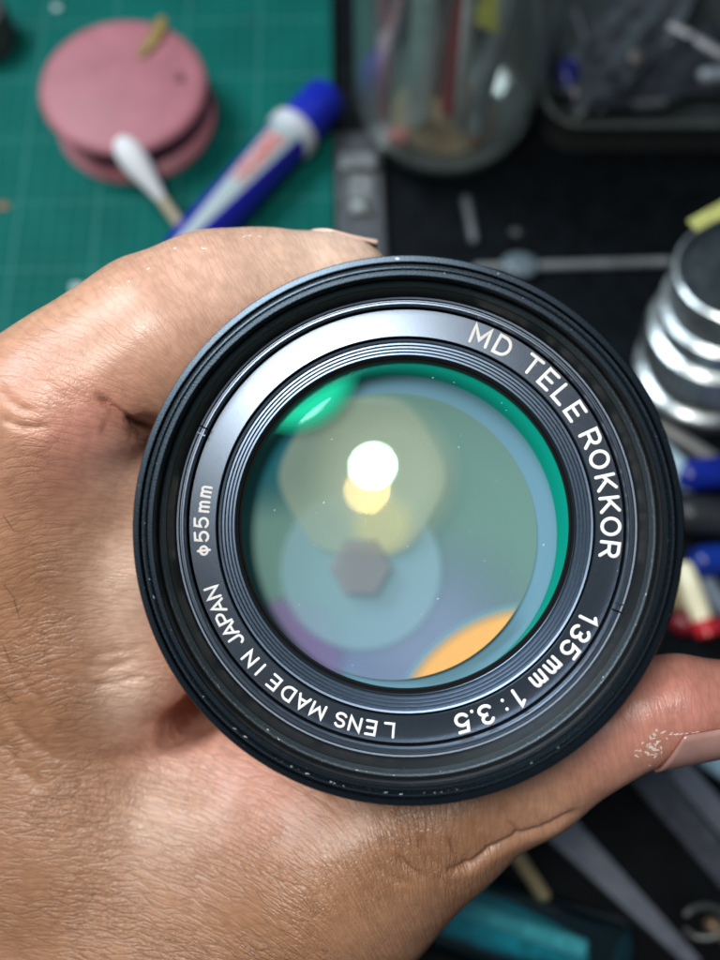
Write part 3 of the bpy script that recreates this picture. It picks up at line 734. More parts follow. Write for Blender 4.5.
def mat_material():
    m, nt, b = newmat('cutting_mat_green'); L = nt.links
    tc = N(nt, 'ShaderNodeTexCoord'); sp = N(nt, 'ShaderNodeSeparateXYZ'); L.new(tc.outputs['Object'], sp.inputs[0])
    def lines(step, wid):
        outs = []
        for ax in (0, 1):
            f = N(nt, 'ShaderNodeMath', operation='PINGPONG', i_1=step / 2); L.new(sp.outputs[ax], f.inputs[0])
            l = N(nt, 'ShaderNodeMath', operation='LESS_THAN', i_1=wid); L.new(f.outputs[0], l.inputs[0]); outs.append(l)
        mxx = N(nt, 'ShaderNodeMath', operation='MAXIMUM'); L.new(outs[0].outputs[0], mxx.inputs[0]); L.new(outs[1].outputs[0], mxx.inputs[1]); return mxx.outputs[0]
    big, small = lines(2.5, 0.055), lines(0.5, 0.022)
    no = N(nt, 'ShaderNodeTexNoise', i_Scale=0.35, i_Detail=8.0, i_Roughness=0.6); L.new(tc.outputs['Object'], no.inputs['Vector'])
    r = ramp(nt, [(0.35, (0.000, 0.098, 0.082)), (0.7, (0.000, 0.135, 0.113))]); L.new(no.outputs[0], r.inputs[0])
    a = N(nt, 'ShaderNodeMath', operation='MULTIPLY', i_1=0.11); L.new(small, a.inputs[0])
    c = N(nt, 'ShaderNodeMath', operation='MULTIPLY_ADD', i_1=0.10); L.new(big, c.inputs[0]); L.new(a.outputs[0], c.inputs[2])
    mx = N(nt, 'ShaderNodeMix', data_type='RGBA'); mx.inputs[7].default_value = (0.20, 0.48, 0.44, 1); L.new(c.outputs[0], mx.inputs[0]); L.new(r.outputs[0], mx.inputs[6])
    L.new(mx.outputs[2], b.inputs['Base Color']); b.inputs['Roughness'].default_value = 0.6; b.inputs['Specular IOR Level'].default_value = 0.08
    n3 = N(nt, 'ShaderNodeTexNoise', i_Scale=30.0, i_Detail=3.0); L.new(tc.outputs['Object'], n3.inputs['Vector'])
    bp = N(nt, 'ShaderNodeBump', i_Strength=0.2, i_Distance=0.01); L.new(n3.outputs[0], bp.inputs['Height']); L.new(bp.outputs[0], b.inputs['Normal'])
    return m
xm = W(333, 120, .3).x
mt = bm_obj('cutting_mat', box_bm(44, 60, 0.3, (-22, 0, 0.15)), mat_material(), bevel=0.05, matrix=Matrix.Translation((xm, 12, 0)) @ Matrix.Rotation(math.radians(1.2), 4, 'Z'))
tag(mt, 'green cutting mat with pale grid lines lying on the black desk', 'cutting mat')
MH = 0.3
M_dust = simple('pale_dust', (0.5, 0.62, 0.62), 0.8)
def spot(x, y, r_, m, label, h=MH, n=5):
    c = W(x, y, h); V, F = [], []
    bm = bmesh.new()
    bmesh.ops.create_icosphere(bm, subdivisions=2, radius=r_, matrix=Matrix.Diagonal((1, 0.75, 0.25, 1)))
    for q in bm.verts: q.co *= 1 + random.uniform(-.2, .2)
    o = bm_obj('crumb', bm, m, smooth=True, matrix=Matrix.Translation(c + Vector((0, 0, r_ * .1)))); tag(o, label, 'crumb'); return o
spot(77, 288, .22, M_dust, 'pale grey crumb on the green mat just above the index knuckle')
spot(57, 8, .18, M_dust, 'pale crumb on the green mat near its top left')
spot(3, 206, .22, simple('brown', (0.25, 0.14, 0.07), .6), 'small brown crumb at the left edge of the green mat')
spot(252, 20, .16, simple('green_dk', (0.01, 0.10, 0.09), .6), 'dark green speck on the mat above the blue marker')

# pink double disc
M_pink = simple('pink_rubber', (0.42, 0.155, 0.185), 0.5, var=0.12, scale=0.8, bump=0.2, bscale=20)
pc = W(139, 122, MH)
pad = empty('pink_double_disc', Matrix.Translation(pc) @ Matrix.Rotation(math.radians(5), 4, 'X') @ Matrix.Rotation(math.radians(-4), 4, 'Y') @ Matrix.Diagonal((.90, .85, 1.35, 1)), 'dusty pink double disc like a flat spool on the green mat, yellow smear on top', 'spool')
lathe('lower_disc', [(0, 0), (2.75, 0), (2.9, .06), (2.92, .2), (2.8, .3), (0.9, .34)], M_pink, pad, 96, sharp=50)
lathe('spool_core', [(0.9, .3), (0.85, .6), (0.9, 1.1)], M_pink, pad, 64)
lathe('upper_disc', [(0.9, 1.05), (2.7, 1.06), (2.86, 1.12), (2.9, 1.22), (2.84, 1.30), (2.6, 1.34), (0, 1.34)], M_pink, pad, 96, sharp=50, matrix=Matrix.Translation((-.03, 0.02, 0)) @ Matrix.Rotation(math.radians(2.5), 4, 'Y'))
M_smear = simple('yellow_smear', (0.26, 0.17, 0.05), 0.5, var=0.6, scale=4)
def onpad(x, y): 
    p = W(x, y, MH + 1.36); return pad.matrix_world.inverted() @ p
bpy.context.view_layer.update()
pts = [onpad(x, y) for x, y in ((168, 38), (162, 50), (154, 60), (146, 68))]
tube('yellow_smear', [Vector((p.x, p.y, 1.345 + .0)) for p in pts], [.22, .30, .26, .14], M_smear, pad, 10, 0.15)
for (x, y) in ((76, 83), (183, 88)):
    p = onpad(x, y); bm = bmesh.new(); bmesh.ops.create_uvsphere(bm, u_segments=16, v_segments=8, radius=.17, matrix=Matrix.Diagonal((1, 1, .12, 1)))
    bm_obj('dark_dent', bm, simple('pink_dark', (0.22, 0.08, 0.10), .6), pad, True, Matrix.Translation((p.x, p.y, 1.34)))  # flat dark spots on the upper disc

# cotton swab leaning on the disc
a, b = W(127, 150, 2.0), W(196, 247, .55)
sw = empty('cotton_swab', align(a, b), 'cotton swab with pale wooden stick, white tip resting on the pink disc', 'cotton swab')
Ls = (b - a).length
lathe('swab_stick', [(0, 0.2), (.17, .3), (.17, Ls + 3), (0, Ls + 3.05)], simple('pale_wood', (0.50, 0.44, 0.30), .6, var=.15, scale=2), sw, 24)
lathe('cotton_tip', [(0, -.42), (.18, -.38), (.34, -.2), (.42, .1), (.43, .4), (.38, .8), (.28, 1.2), (.19, 1.6), (.165, 1.75)], simple('cotton', (0.80, 0.82, 0.84), .9, var=.05, bump=.6, bscale=9), sw, 32)

# blue marker
a, b = W(188, 250, 1.0), W(338, 84, 1.1)
mk = empty('marker_pen', align(a, b), 'blue and white marker pen with red lettering and a blue cap on the green mat', 'marker')
def marker_print():
    m, nt, bs = newmat('marker_print'); L = nt.links
    tc = N(nt, 'ShaderNodeTexCoord'); sp = N(nt, 'ShaderNodeSeparateXYZ'); L.new(tc.outputs['Object'], sp.inputs[0])
    an = N(nt, 'ShaderNodeMath', operation='ARCTAN2'); L.new(sp.outputs[0], an.inputs[0]); L.new(sp.outputs[1], an.inputs[1])
    ab = N(nt, 'ShaderNodeMath', operation='ABSOLUTE'); L.new(an.outputs[0], ab.inputs[0])
    w = N(nt, 'ShaderNodeMapRange'); w.inputs[1].default_value = 0.3; w.inputs[2].default_value = 5.0; w.inputs[3].default_value = 0.25; w.inputs[4].default_value = 0.75; L.new(sp.outputs[2], w.inputs[0])
    lt = N(nt, 'ShaderNodeMath', operation='LESS_THAN'); L.new(ab.outputs[0], lt.inputs[0]); L.new(w.outputs[0], lt.inputs[1])
    g2 = N(nt, 'ShaderNodeMath', operation='GREATER_THAN', i_1=1.9); L.new(ab.outputs[0], g2.inputs[0])
    mxm = N(nt, 'ShaderNodeMath', operation='MAXIMUM'); L.new(lt.outputs[0], mxm.inputs[0]); L.new(g2.outputs[0], mxm.inputs[1])
    mx = N(nt, 'ShaderNodeMix', data_type='RGBA'); mx.inputs[6].default_value = (0.012, 0.014, 0.34, 1); mx.inputs[7].default_value = (0.42, 0.52, 0.54, 1)
    L.new(mxm.outputs[0], mx.inputs[0]); L.new(mx.outputs[2], bs.inputs['Base Color']); bs.inputs['Roughness'].default_value = .3; return m
M_mkw = simple('marker_white', (0.60, 0.64, 0.70), .3, var=.05)
mR = .72
bd = lathe('pen_body', [(0, -.5), (.6, -.48), (.66, -.3), (.70, 0), (mR, .3), (mR, 5.0), (.68, 5.05)], marker_print(), mk, 48)
# the print faces up: find the roll that brings local +y to world up
lathe('collar', [(.68, 4.95), (.80, 5.0), (.84, 5.1), (.84, 5.4), (.80, 5.5), (.6, 5.52)], M_mkw, mk, 48)
lathe('cap', [(.60, 5.5), (.72, 5.52), (.74, 5.6), (.70, 7.0), (.62, 7.15), (0, 7.2)], simple('blue_cap', (0.008, 0.022, 0.42), .35, var=.1), mk, 48)
G['H'] = (0.72, [[(0, 0), (0, 1)], [(0.72, 0), (0.72, 1)], [(0, .5), (.72, .5)]])
upl = mk.matrix_world.to_3x3().inverted() @ Vector((-.15, -.35, 1)); roll = math.atan2(upl.y, upl.x)
bd.rotation_euler.z = roll - PI / 2
M_red = simple('red_print', (0.75, 0.16, 0.14), .5, var=.05)
zc_ = 2.55
for ch in 'HORSE':
    w_, strokes = G[ch]; V, F = [], []
    for st_ in strokes:
        v_, f_ = tube_geo([(x * .42, (y - .5) * .46, 0) for x, y in st_], .07, 6, .3)
        bq = len(V); V += v_; F += [[bq + i for i in g] for g in f_]
    out = []
    for q in V:
        ph_ = roll - 0.05 + (q.y) / mR
        out.append(Vector(((mR + .004 + q.z) * math.cos(ph_), (mR + .004 + q.z) * math.sin(ph_), zc_ + q.x)))
    mesh('letter', out, F, M_red, mk)['label'] = 'red letter ' + ch
    zc_ += w_ * .42 + .13

# grey clip beside the mat
M_steel = simple('dull_steel', (0.22, 0.24, 0.24), .38, metal=.6, var=.2)
M_dsteel = simple('dark_steel', (0.10, 0.11, 0.12), .4, metal=.5, var=.25)
a = W(362, 250, 0); b = W(358, 150, 0)
cl = empty('grey_clip', Matrix.Translation(a) @ Matrix.Rotation(math.atan2(b.y - a.y, b.x - a.x) - PI / 2, 4, 'Z'), 'dull grey metal clip with a rivet, just right of the green mat', 'clip')
Lc = (b - a).length
bm_obj('clip_plate', box_bm(1.5, Lc + 2.5, .35, (0, Lc / 2 - .8, .2)), M_dsteel, cl, bevel=.08)
bm_obj('clip_strip', box_bm(1.15, .62, .3, (0, Lc * .76, .5)), M_steel, cl, bevel=.08)
bm_obj('clip_strip', box_bm(.75, 1.5, .22, (0.05, Lc * .45, .46)), M_steel, cl, bevel=.08)
lathe('rivet', [(0, .74), (.1, .73), (.13, .68), (.2, .66), (.26, .62), (.28, .5)], M_steel, cl, 32, Matrix.Translation((.05, Lc * .34, 0)))

# glass jar full of sticks
def glass_mat(name, tint=(.86, .92, .9), gl=.08, haze=0.0, hcol=(.6, .68, .65)):
    m = bpy.data.materials.new(name); m.use_nodes = True; nt = m.node_tree; nt.nodes.clear(); L = nt.links
    out = N(nt, 'ShaderNodeOutputMaterial'); tr = N(nt, 'ShaderNodeBsdfTransparent'); tr.inputs[0].default_value = (*tint, 1)
    g = N(nt, 'ShaderNodeBsdfGlossy', i_Roughness=.04); lw = N(nt, 'ShaderNodeLayerWeight', i_Blend=.5)
    pw = N(nt, 'ShaderNodeMath', operation='POWER', i_1=3.5); L.new(lw.outputs['Facing'], pw.inputs[0])
    mr = N(nt, 'ShaderNodeMapRange'); mr.inputs[3].default_value = gl; mr.inputs[4].default_value = .8; L.new(pw.outputs[0], mr.inputs[0])
    mx = N(nt, 'ShaderNodeMixShader'); L.new(mr.outputs[0], mx.inputs[0]); L.new(tr.outputs[0], mx.inputs[1]); L.new(g.outputs[0], mx.inputs[2])
    df = N(nt, 'ShaderNodeBsdfDiffuse'); df.inputs[0].default_value = (*hcol, 1); m2 = N(nt, 'ShaderNodeMixShader', i_0=haze)
    L.new(mx.outputs[0], m2.inputs[1]); L.new(df.outputs[0], m2.inputs[2]); L.new(m2.outputs[0], out.inputs[0]); return m
M_glass = glass_mat('clear_glass', (.97, .99, .98), .10, .07)
jc = W(442, 122, 0)
jar = empty('glass_jar', jc, 'clear round glass jar holding tools and sticks, at the top of the desk', 'jar')
lathe('jar_wall', [(0, .0), (1.6, .02), (2.3, .18), (2.75, .6), (2.92, 1.3), (2.95, 2.2), (2.95, 13), (3.05, 13.2), (3.0, 13.35), (2.82, 13.2), (2.75, 13), (2.75, 2.2), (2.7, 1.4), (2.45, .85), (1.9, .55), (0, .5)], M_glass, jar, 96)
lathe('jar_base', [(0, .2), (1.3, .25), (1.7, .4), (1.2, .5), (0, .46)], simple('amber_residue', (0.42, 0.29, 0.15), .25, var=.5, scale=1.2), jar, 64, sharp=60)
def stick(name, x0, y0, x1, y1, r_, col, label, h0=.8, h1=11, cat='stick', metal=0.0, rough=.4, grp=None):
    a = W(x0, y0, h0); b = W(x1, y1, h1)
    o = lathe(name, [(0, 0), (r_ * .7, .02), (r_, .12), (r_, (b - a).length - .1), (r_ * .6, (b - a).length), (0, (b - a).length)], simple(name + '_m', col, rough, metal=metal, var=.2, scale=1.5), None, 24, align(a, b))
    tag(o, label, cat); return o
# radial perspective: the jar leans outward in view, so the sticks are given by where both ends show
def inj(dx, dy, h): return jc + Vector((dx, dy, h))
def jstick(name, p0, p1, r_, col, label, cat, metal=0.0, rough=.4):
    a, b = inj(*p0), inj(*p1); Lq = (b - a).length
    o = lathe(name, [(0, 0), (r_ * .7, .02), (r_, .12), (r_, Lq - .1), (r_ * .6, Lq), (0, Lq)], simple(name + '_m', col, rough, metal=metal, var=.25, scale=1.2), None, 24, align(a, b)); return tag(o, label, cat)
jstick('plastic_tube', (-.9, -.6, .7), (-1.0, .6, 14.5), .36, (0.55, 0.68, 0.68), 'pale blue grey plastic tube standing in the left half of the glass jar', 'tube')
jstick('red_stick', (.15, -.2, .7), (.35, .2, 14), .30, (0.5, 0.02, 0.05), 'dark red stick in the middle of the glass jar', 'stick')
jstick('steel_rod', (.9, -1.1, .7), (2.0, -.4, 15), .30, (0.40, 0.45, 0.50), 'slanted grey steel rod in the right half of the glass jar', 'rod', .4)
jstick('white_stick', (.4, -1.0, .8), (.1, -1.6, 7), .16, (0.7, 0.7, 0.72), 'thin whitish stick in front of the red stick in the jar', 'stick')
jstick('pink_stick', (-2.0, -.9, .9), (-2.1, .4, 8.5), .22, (0.75, 0.25, 0.35), 'pink stick against the left wall of the glass jar', 'stick')
jstick('pink_eraser', (-1.9, -1.2, .75), (-1.2, -1.4, .85), .28, (0.62, 0.10, 0.08), 'small red pink stub at the bottom left of the jar', 'eraser')
jstick('orange_bead', (.8, -1.3, .65), (1.1, -1.2, .8), .22, (0.45, 0.16, 0.04), 'small orange bead at the bottom of the jar', 'bead')
jstick('grey_rod', (-.2, .9, .7), (-.3, 1.7, 14), .40, (0.20, 0.23, 0.24), 'thick dark grey rod at the back of the glass jar', 'rod')
bm = box_bm(.9, .08, 1.1, (0, 0, 0)); o = bm_obj('yellow_tag', bm, simple('yellow_paper', (0.8, 0.8, 0.15), .6), bevel=.02, matrix=Matrix.Translation(inj(.9, -1.0, 5.4)) @ Matrix.Rotation(.5, 4, 'Y') @ Matrix.Rotation(-.4, 4, 'X'))
tag(o, 'small yellow paper tag among the sticks in the glass jar', 'tag')

lathe('jar_foot', [(1.75, .18), (2.3, .30), (2.66, .7), (2.72, .95), (2.55, .78), (2.2, .45), (1.75, .3)], glass_mat('foot_glass', (.9, .93, .92), .30, .20), jar, 96, closed=True)

# black tray, top right
M_tray = simple('tray_plastic', (0.030, 0.038, 0.038), .35, var=.2, scale=1)
c0 = W(545, 150, 0); tw, tl, thh = 16.0, 14.0, 1.3
tr = empty('black_tray', c0, 'shallow black plastic tray of odds and ends at the top right', 'tray')
bm_obj('tray_floor', box_bm(tw - .4, tl - .4, .15, (tw / 2, tl / 2, .1)), M_tray, tr)
bm = bmesh.new()
def rect(z, o, rr=.9, n=6):
    out = []
    for (cx, cy, a0) in ((tw - rr, tl - rr, 0), (rr, tl - rr, 90), (rr, rr, 180), (tw - rr, rr, 270)):
        for i in range(n + 1):
            a = math.radians(a0 + 90 * i / n); out.append((cx + (rr + o) * math.cos(a), cy + (rr + o) * math.sin(a), z))
    return out
loops = [rect(0, 0), rect(thh, .25), rect(thh + .1, .32), rect(thh + .14, .2), rect(thh + .1, .06), rect(.2, -.25)]
V = [p for l in loops for p in l]; nl = len(loops[0]); Fq = []
for i in range(len(loops) - 1):
    for j in range(nl): Fq.append([i * nl + j, i * nl + (j + 1) % nl, (i + 1) * nl + (j + 1) % nl, (i + 1) * nl + j])
mesh('tray_wall', V, Fq, simple('tray_edge', (0.075, 0.085, 0.083), .3, var=.15), tr, True)
def rod(name, x0, y0, x1, y1, r_, col, label, cat, h=.35, h1=None, metal=0.0, rough=.4, zs=1.0):
    a = W(x0, y0, h + r_); b = W(x1, y1, (h if h1 is None else h1) + r_)
    o = tube(name, [Vector((0, 0, 0)), (b - a) * .5, (b - a)], r_, simple(name + '_m', col, rough, metal=metal, var=.3, scale=1.5), None, 14, zs, Matrix.Translation(a)); return tag(o, label, cat)
def blob(name, x, y, sz, col, label, cat, h=.3, rough=.3, seed=1, jag=.18):
    rnd = random.Random(seed); bm = bmesh.new(); bmesh.ops.create_icosphere(bm, subdivisions=3, radius=1, matrix=Matrix.Diagonal((*sz, 1)))
    for q in bm.verts:
        k = mn.noise(q.co * 1.6 + Vector((seed * 3, 0, 0))); q.co *= 1 + jag * k * 2
    o = bm_obj(name, bm, simple(name + '_m', col, rough, var=.3, scale=1.5), None, True, Matrix.Translation(W(x, y, h + sz[2]))); return tag(o, label, cat)
def film(name, x, y, sx, sy, ang, col, label, h=.5, seed=3, amp=.5):
    vs, fs = [], []; n = 26
    for i in range(n):
        for j in range(n):
            a_, b_ = (i / (n - 1) - .5), (j / (n - 1) - .5)
            zz = amp * (mn.noise(Vector((a_ * 4 + seed, b_ * 4, seed))) + .5 * abs(mn.noise(Vector((a_ * 9 + seed, b_ * 9, seed)))))
            vs.append((a_ * sx * (1 + .25 * mn.noise(Vector((b_ * 3, seed, 0)))), b_ * sy * (1 + .3 * mn.noise(Vector((a_ * 3, seed, 5)))), max(0, zz + amp * .4)))
    for i in range(n - 1):
        for j in range(n - 1): fs.append([i * n + j, (i + 1) * n + j, (i + 1) * n + j + 1, i * n + j + 1])
    o = mesh(name, vs, fs, simple(name + '_m', col, .22, var=.4, scale=2), None, True, Matrix.Translation(W(x, y, h)) @ Matrix.Rotation(math.radians(ang), 4, 'Z'))
    md = o.modifiers.new('t', 'SOLIDIFY'); md.thickness = .02; return tag(o, label, 'plastic film')
film('plastic_film', 628, 40, 2.2, 7.0, -38, (0.05, 0.06, 0.07), 'crumpled grey plastic strip running diagonally across the black tray', seed=4)
film('plastic_film', 655, 75, 5.5, 3.0, 10, (0.022, 0.026, 0.033), 'dark crumpled film in the front half of the black tray', h=.35, seed=11)
blob('blue_bead', 570, 78, (.35, .75, .3), (0.012, 0.014, 0.16), 'small dark blue cap at the left end of the black tray', 'cap', seed=2)  # loose dark blue cap
blob('beige_nut', 634, 58, (.3, .3, .25), (0.14, 0.13, 0.11), 'small beige lump in the middle of the black tray', 'nut', seed=5)
rod('steel_pin', 672, 28, 722, 56, .20, (0.26, 0.26, 0.27), 'pale metal pin slanting at the right of the black tray', 'pin', metal=.3)
rod('steel_pin', 705, 76, 735, 74, .26, (0.30, 0.34, 0.38), 'short bright metal pin at the right frame edge in the tray', 'pin', metal=.3)
rod('steel_pin', 628, 106, 662, 103, .16, (0.12, 0.12, 0.13), 'dull thin pin lying near the front edge of the black tray', 'pin', metal=.3)
rod('dark_wire', 575, 10, 592, 60, .12, (0.06, 0.06, 0.07), 'thin dark wire at the back left of the black tray', 'wire')

# thin rod and small caps in the middle right
rod('metal_bar', 478, 268, 668, 262, .15, (0.20, 0.22, 0.23), 'thin grey metal bar lying across the black desk behind the lens', 'bar', h=0, rough=.35)
blob('pale_bead', 520, 265, (.6, .45, .25), (0.13, 0.18, 0.21), 'small pale blue cap beside the thin metal bar, above the lens rim', 'cap', h=0, seed=9, jag=.06)  # small pale cap lying by the bar
rod('grey_refill', 466, 200, 474, 240, .16, (0.09, 0.10, 0.11), 'dim grey refill tube on the desk under the glass jar', 'tube', h=0)
spot(515, 232, .18, simple('crumb_grey', (0.10, 0.10, 0.10), .6), 'tiny grey crumb on the black desk left of the pale cap', h=0)

# chrome cylinder (old barrel) on the right
M_chrome = simple('brushed_chrome', (0.55, 0.62, 0.64), .30, metal=.8, bump=.8, bscale=2.5, var=.25, scale=2)
a = W(706, 372, 0); b = a + Vector((-.75, .55, 5.0))
ch = empty('chrome_barrel', align(a, b), 'silver stepped metal barrel with a dark glossy top, at the right edge', 'lens barrel')
lathe('barrel_base', [(0, .0), (2.0, 0), (2.1, .08), (2.1, .45), (2.0, .55), (1.75, .6)], M_chrome, ch, 96)
lathe('green_band', [(1.75, .55), (1.85, .7), (1.88, 1.2), (1.8, 1.35)], simple('dull_green_metal', (0.20, 0.25, 0.20), .3, metal=.7, var=.4), ch, 96)
V, Fq = [], []; nk = 60
for i in range(nk):
    a0 = 2 * PI * i / nk
    for (da, rr_) in ((0, 1.98), (.35, 2.05), (.65, 2.05), (1, 1.98)):
        aa = a0 + da * 2 * PI / nk; V += [(rr_ * math.cos(aa), rr_ * math.sin(aa), 1.35), (rr_ * math.cos(aa), rr_ * math.sin(aa), 2.3)]
    bq = i * 8
    for q in range(3): Fq.append([bq + 2 * q, bq + 2 * q + 2, bq + 2 * q + 3, bq + 2 * q + 1])
mesh('knurled_ring', V, Fq, M_chrome, ch, False)
lathe('barrel_body', [(1.8, 1.3), (2.0, 1.34), (2.0, 1.36), (1.96, 1.4), (1.96, 2.25), (2.0, 2.3), (1.95, 2.4), (1.72, 2.5), (1.72, 2.9), (1.82, 2.95), (1.82, 3.4), (1.66, 3.5), (1.62, 4.3), (1.70, 4.35), (1.70, 4.75), (1.62, 4.8)], M_chrome, ch, 96)
lathe('dark_top', [(1.62, 4.8), (1.52, 4.82), (1.46, 4.7), (1.2, 4.75), (0.6, 4.9), (0, 4.95)], simple('dark_glass', (0.03, 0.04, 0.045), .22, var=.3, coat=.5), ch, 96, sharp=50)
o = bm_obj('yellow_strip', box_bm(1.3, .36, .06), simple('yellow_tape', (0.48, 0.50, 0.16), .5), bevel=.02, matrix=Matrix.Translation(WD(714, 214, 20.6)) @ Matrix.Rotation(.55, 4, 'Z'))
tag(o, 'short yellow strip resting on the upper rim of the silver barrel', 'tape')

# loose things on the right under the barrel
rod('steel_tweezer_arm', 662, 428, 730, 470, .22, (0.18, 0.18, 0.17), 'grey square bar just under the silver barrel', 'bar', h=0, metal=.3)
rod('pale_blue_rod', 650, 446, 688, 480, .40, (0.36, 0.50, 0.58), 'pale blue glossy rod between the grey bar and the lens rim', 'rod', h=0, rough=.15)
rod('blue_screwdriver', 690, 476, 745, 470, .48, (0.006, 0.02, 0.24), 'bright blue handle at the right edge under the grey bar', 'screwdriver', h=0, rough=.2)  # blue handles only, no tool attached
rod('blue_screwdriver', 672, 482, 690, 484, .25, (0.008, 0.03, 0.30), 'small blue stub beside the lens rim, left of the blue handle', 'screwdriver', h=0, rough=.2)
rod('blue_screwdriver', 704, 562, 745, 558, .45, (0.006, 0.03, 0.24), 'lower blue handle at the right edge above the red ended tube', 'screwdriver', h=0, rough=.2)
rod('dark_grey_block', 690, 515, 735, 520, .55, (0.02, 0.022, 0.026), 'dark grey plastic rod between the two blue handles', 'rod', h=0)
a, b = W(683, 566, .5), W(708, 636, .5)
tb_ = empty('glowing_tube', align(a, b), 'glossy cream tube with a red end lying beside the right side of the lens', 'tube'); Lt = (b - a).length
lathe('tube_body', [(0, -.1), (.20, -.06), (.27, .1), (.30, Lt * .55), (.28, Lt * .8)], simple('cream_plastic', (0.95, 0.88, 0.60), .15, var=.08, scale=2), tb_, 32)  # cream body paints the bright highlight on a red handle
lathe('red_end', [(.29, Lt * .78), (.32, Lt * .82), (.30, Lt), (0, Lt + .12)], simple('red_plastic', (0.60, 0.03, 0.04), .2, var=.2), tb_, 32)
blob('red_lump', 688, 622, (.5, .3, .25), (0.22, 0.01, 0.02), 'dark red lump left of the red tube end', 'cap', h=0, seed=3)
rod('amber_tube', 672, 585, 680, 605, .25, (0.22, 0.16, 0.09), 'small dull amber tube between the lens rim and the cream tube', 'tube', h=0)
rod('grey_refill', 708, 585, 722, 608, .28, (0.12, 0.15, 0.19), 'blue grey refill right of the cream tube', 'tube', h=0)
rod('red_refill', 716, 625, 740, 628, .2, (0.35, 0.01, 0.03), 'red tip peeking in at the right frame edge beside the red tube end', 'tube', h=0)

# bottom right: tweezers, bars, teal bottle, wooden stick, wire loop
M_twz = simple('gunmetal', (0.22, 0.25, 0.31), .3, metal=.3, var=.15)
def blade(name, p0, w0, p1, w1, hgt, label, cat, m=M_twz, h=0.05):
    a, b = W(*p0, h), W(*p1, h); d = b - a; n = Vector((-d.y, d.x, 0)).normalized(); z_ = Vector((0, 0, hgt))
    V = [a + n * w0, a - n * w0, b - n * w1, b + n * w1]; V = [q - a for q in V]; V += [q + z_ for q in V]
    bm = bmesh.new(); vv = [bm.verts.new(q) for q in V]
    for f in ((3, 2, 1, 0), (4, 5, 6, 7), (0, 1, 5, 4), (1, 2, 6, 5), (2, 3, 7, 6), (3, 0, 4, 7)): bm.faces.new([vv[i] for i in f])
    bmesh.ops.recalc_face_normals(bm, faces=bm.faces)
    o = bm_obj(name, bm, m, bevel=.04, matrix=Matrix.Translation(a)); return tag(o, label, cat)
blade('tweezers', (520, 790), .48, (690, 962), .16, .5, 'long tapering gunmetal tweezers pointing to the bottom edge under the thumb', 'tweezers')
blade('metal_bar', (640, 770), .42, (730, 880), .35, .3, 'dark flat metal bar under the thumb nail, left of its twin', 'bar', simple('gm2', (0.09, 0.10, 0.13), .35, metal=.2))
blade('metal_bar', (672, 765), .30, (745, 850), .30, .3, 'thinner grey flat metal bar at the right edge under the thumb nail', 'bar')
rod('pale_blue_bottle', 708, 757, 730, 772, .3, (0.35, 0.55, 0.68), 'pale blue cap at the right edge under the thumb nail', 'cap', h=0, rough=.2)
rod('wooden_stick', 505, 838, 543, 894, .17, (0.42, 0.34, 0.19), 'pale wooden stick poking out under the thumb above the teal bottle', 'stick', h=1.6, h1=1.2)
a, b = W(440, 905, 1.0), W(622, 968, 1.0)
bt = empty('teal_tube', align(a, b), 'translucent teal plastic bottle lying at the bottom edge', 'bottle'); Lb = (b - a).length
lathe('bottle_wall', [(0, -1.5), (.95, -1.4), (1.0, -1.2), (1.0, Lb - .3), (.96, Lb - .1), (.8, Lb)], glass_mat('teal_plastic', (.35, .80, .86), .10), bt, 48)
lathe('inner_refill', [(0, -1), (.55, -1), (.6, 1.5), (.45, Lb * .6), (.3, Lb * .8), (0, Lb * .82)], simple('teal_solid', (0.05, 0.52, 0.60), .15, var=.3), bt, 32)
lathe('inner_tube', [(0, 0), (.22, .1), (.22, Lb * .75), (0, Lb * .78)], simple('pale_cyan', (0.55, 0.85, 0.88), .15, var=.3), bt, 24, Matrix.Translation((.15, .62, 0)))  # pale rod added to paint the bright highlight along the bottle
lathe('bottle_end', [(.8, Lb), (.7, Lb + .04), (0, Lb + .05)], simple('teal_end', (0.02, 0.13, 0.16), .2, var=.2), bt, 32)
pts = [W(705 + 22 * math.cos(t), 922 + 16 * math.sin(t), .2 + .1 * math.sin(2 * t)) for t in np.linspace(-2.6, 2.6, 20)]; c_ = pts[0].copy()
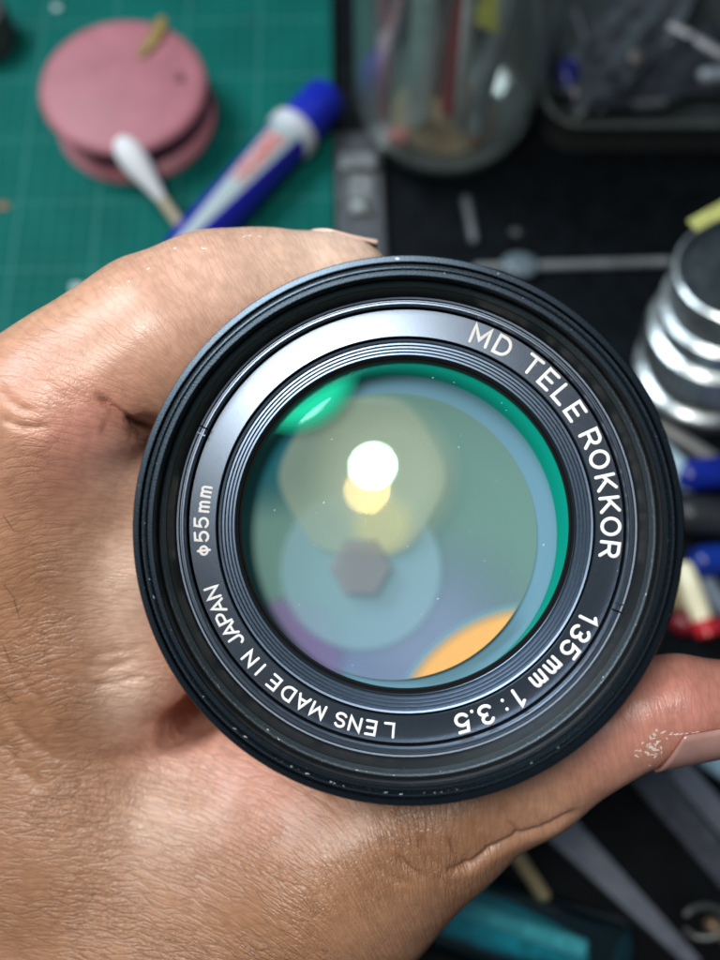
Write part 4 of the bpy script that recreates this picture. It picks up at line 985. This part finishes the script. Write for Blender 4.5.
o = tube('wire_loop', [p - c_ for p in pts], .07, M_steel, None, 8, 1.0, Matrix.Translation(c_)); tag(o, 'small bent wire loop at the lower right edge', 'wire')
rod('copper_pin', 712, 925, 726, 935, .2, (0.30, 0.22, 0.15), 'dull copper pin next to the wire loop', 'pin', h=0, metal=.4)

# dark roll at the top left
a = W(-14, 42, MH)
o = lathe('dark_roll', [(0, 0), (1.0, 0), (1.1, .1), (1.12, 1.1), (1.0, 1.25), (.5, 1.25), (.45, 1.0), (0, 1.0)], simple('dark_rubber', (0.035, 0.04, 0.04), .5, var=.5, scale=2), None, 48, Matrix.Translation(a), sharp=40)
tag(o, 'dark round roll cut by the left edge of the photograph, on the green mat', 'roll')

# lint and worn specks; those low on lip and ledge also paint sparkle
M_lint_glint = simple('lint', (0.75, 0.80, 0.85), 0.5, var=.1)
rl = random.Random(5)
def speck(r_, z_, ang, sz, ln=1.0):
    bm = bmesh.new(); bmesh.ops.create_icosphere(bm, subdivisions=1, radius=sz, matrix=Matrix.Diagonal((1, ln, .5, 1)))
    bm_obj('speck', bm, M_lint_glint, lens, True, Matrix.Rotation(ang, 4, 'Z') @ Matrix.Translation((r_, 0, z_)) @ Matrix.Rotation(rl.uniform(-.3, .3), 4, 'Z'))
for k in range(26): speck(2.868 + rl.uniform(-.006, .006), -0.044, rl.gauss(-1.9, .55), rl.uniform(.0012, .003), rl.uniform(1, 12))
for k in range(16): speck(rl.uniform(2.77, 2.81), -0.425 - .0 * k, rl.uniform(-2.9, -.2), rl.uniform(.002, .0045), rl.uniform(1, 5))
speck(2.95, .003, math.radians(91.5), .016, 1.6); speck(2.955, .003, math.radians(70), .006, 1)
for k in range(14):
    r_ = rl.uniform(2.29, 2.58); speck(r_, NZ0 + (NZ1 - NZ0) * (r_ - NR0) / (NR1 - NR0) + .002, rl.uniform(0, 6.28), rl.uniform(.003, .006))
for k in range(22):
    r_ = 2.0 * math.sqrt(rl.random()); speck(r_, -0.92 - (6.0 - math.sqrt(36 - r_ * r_)) + .003, rl.uniform(0, 6.28), rl.uniform(.002, .005), rl.uniform(1, 4))
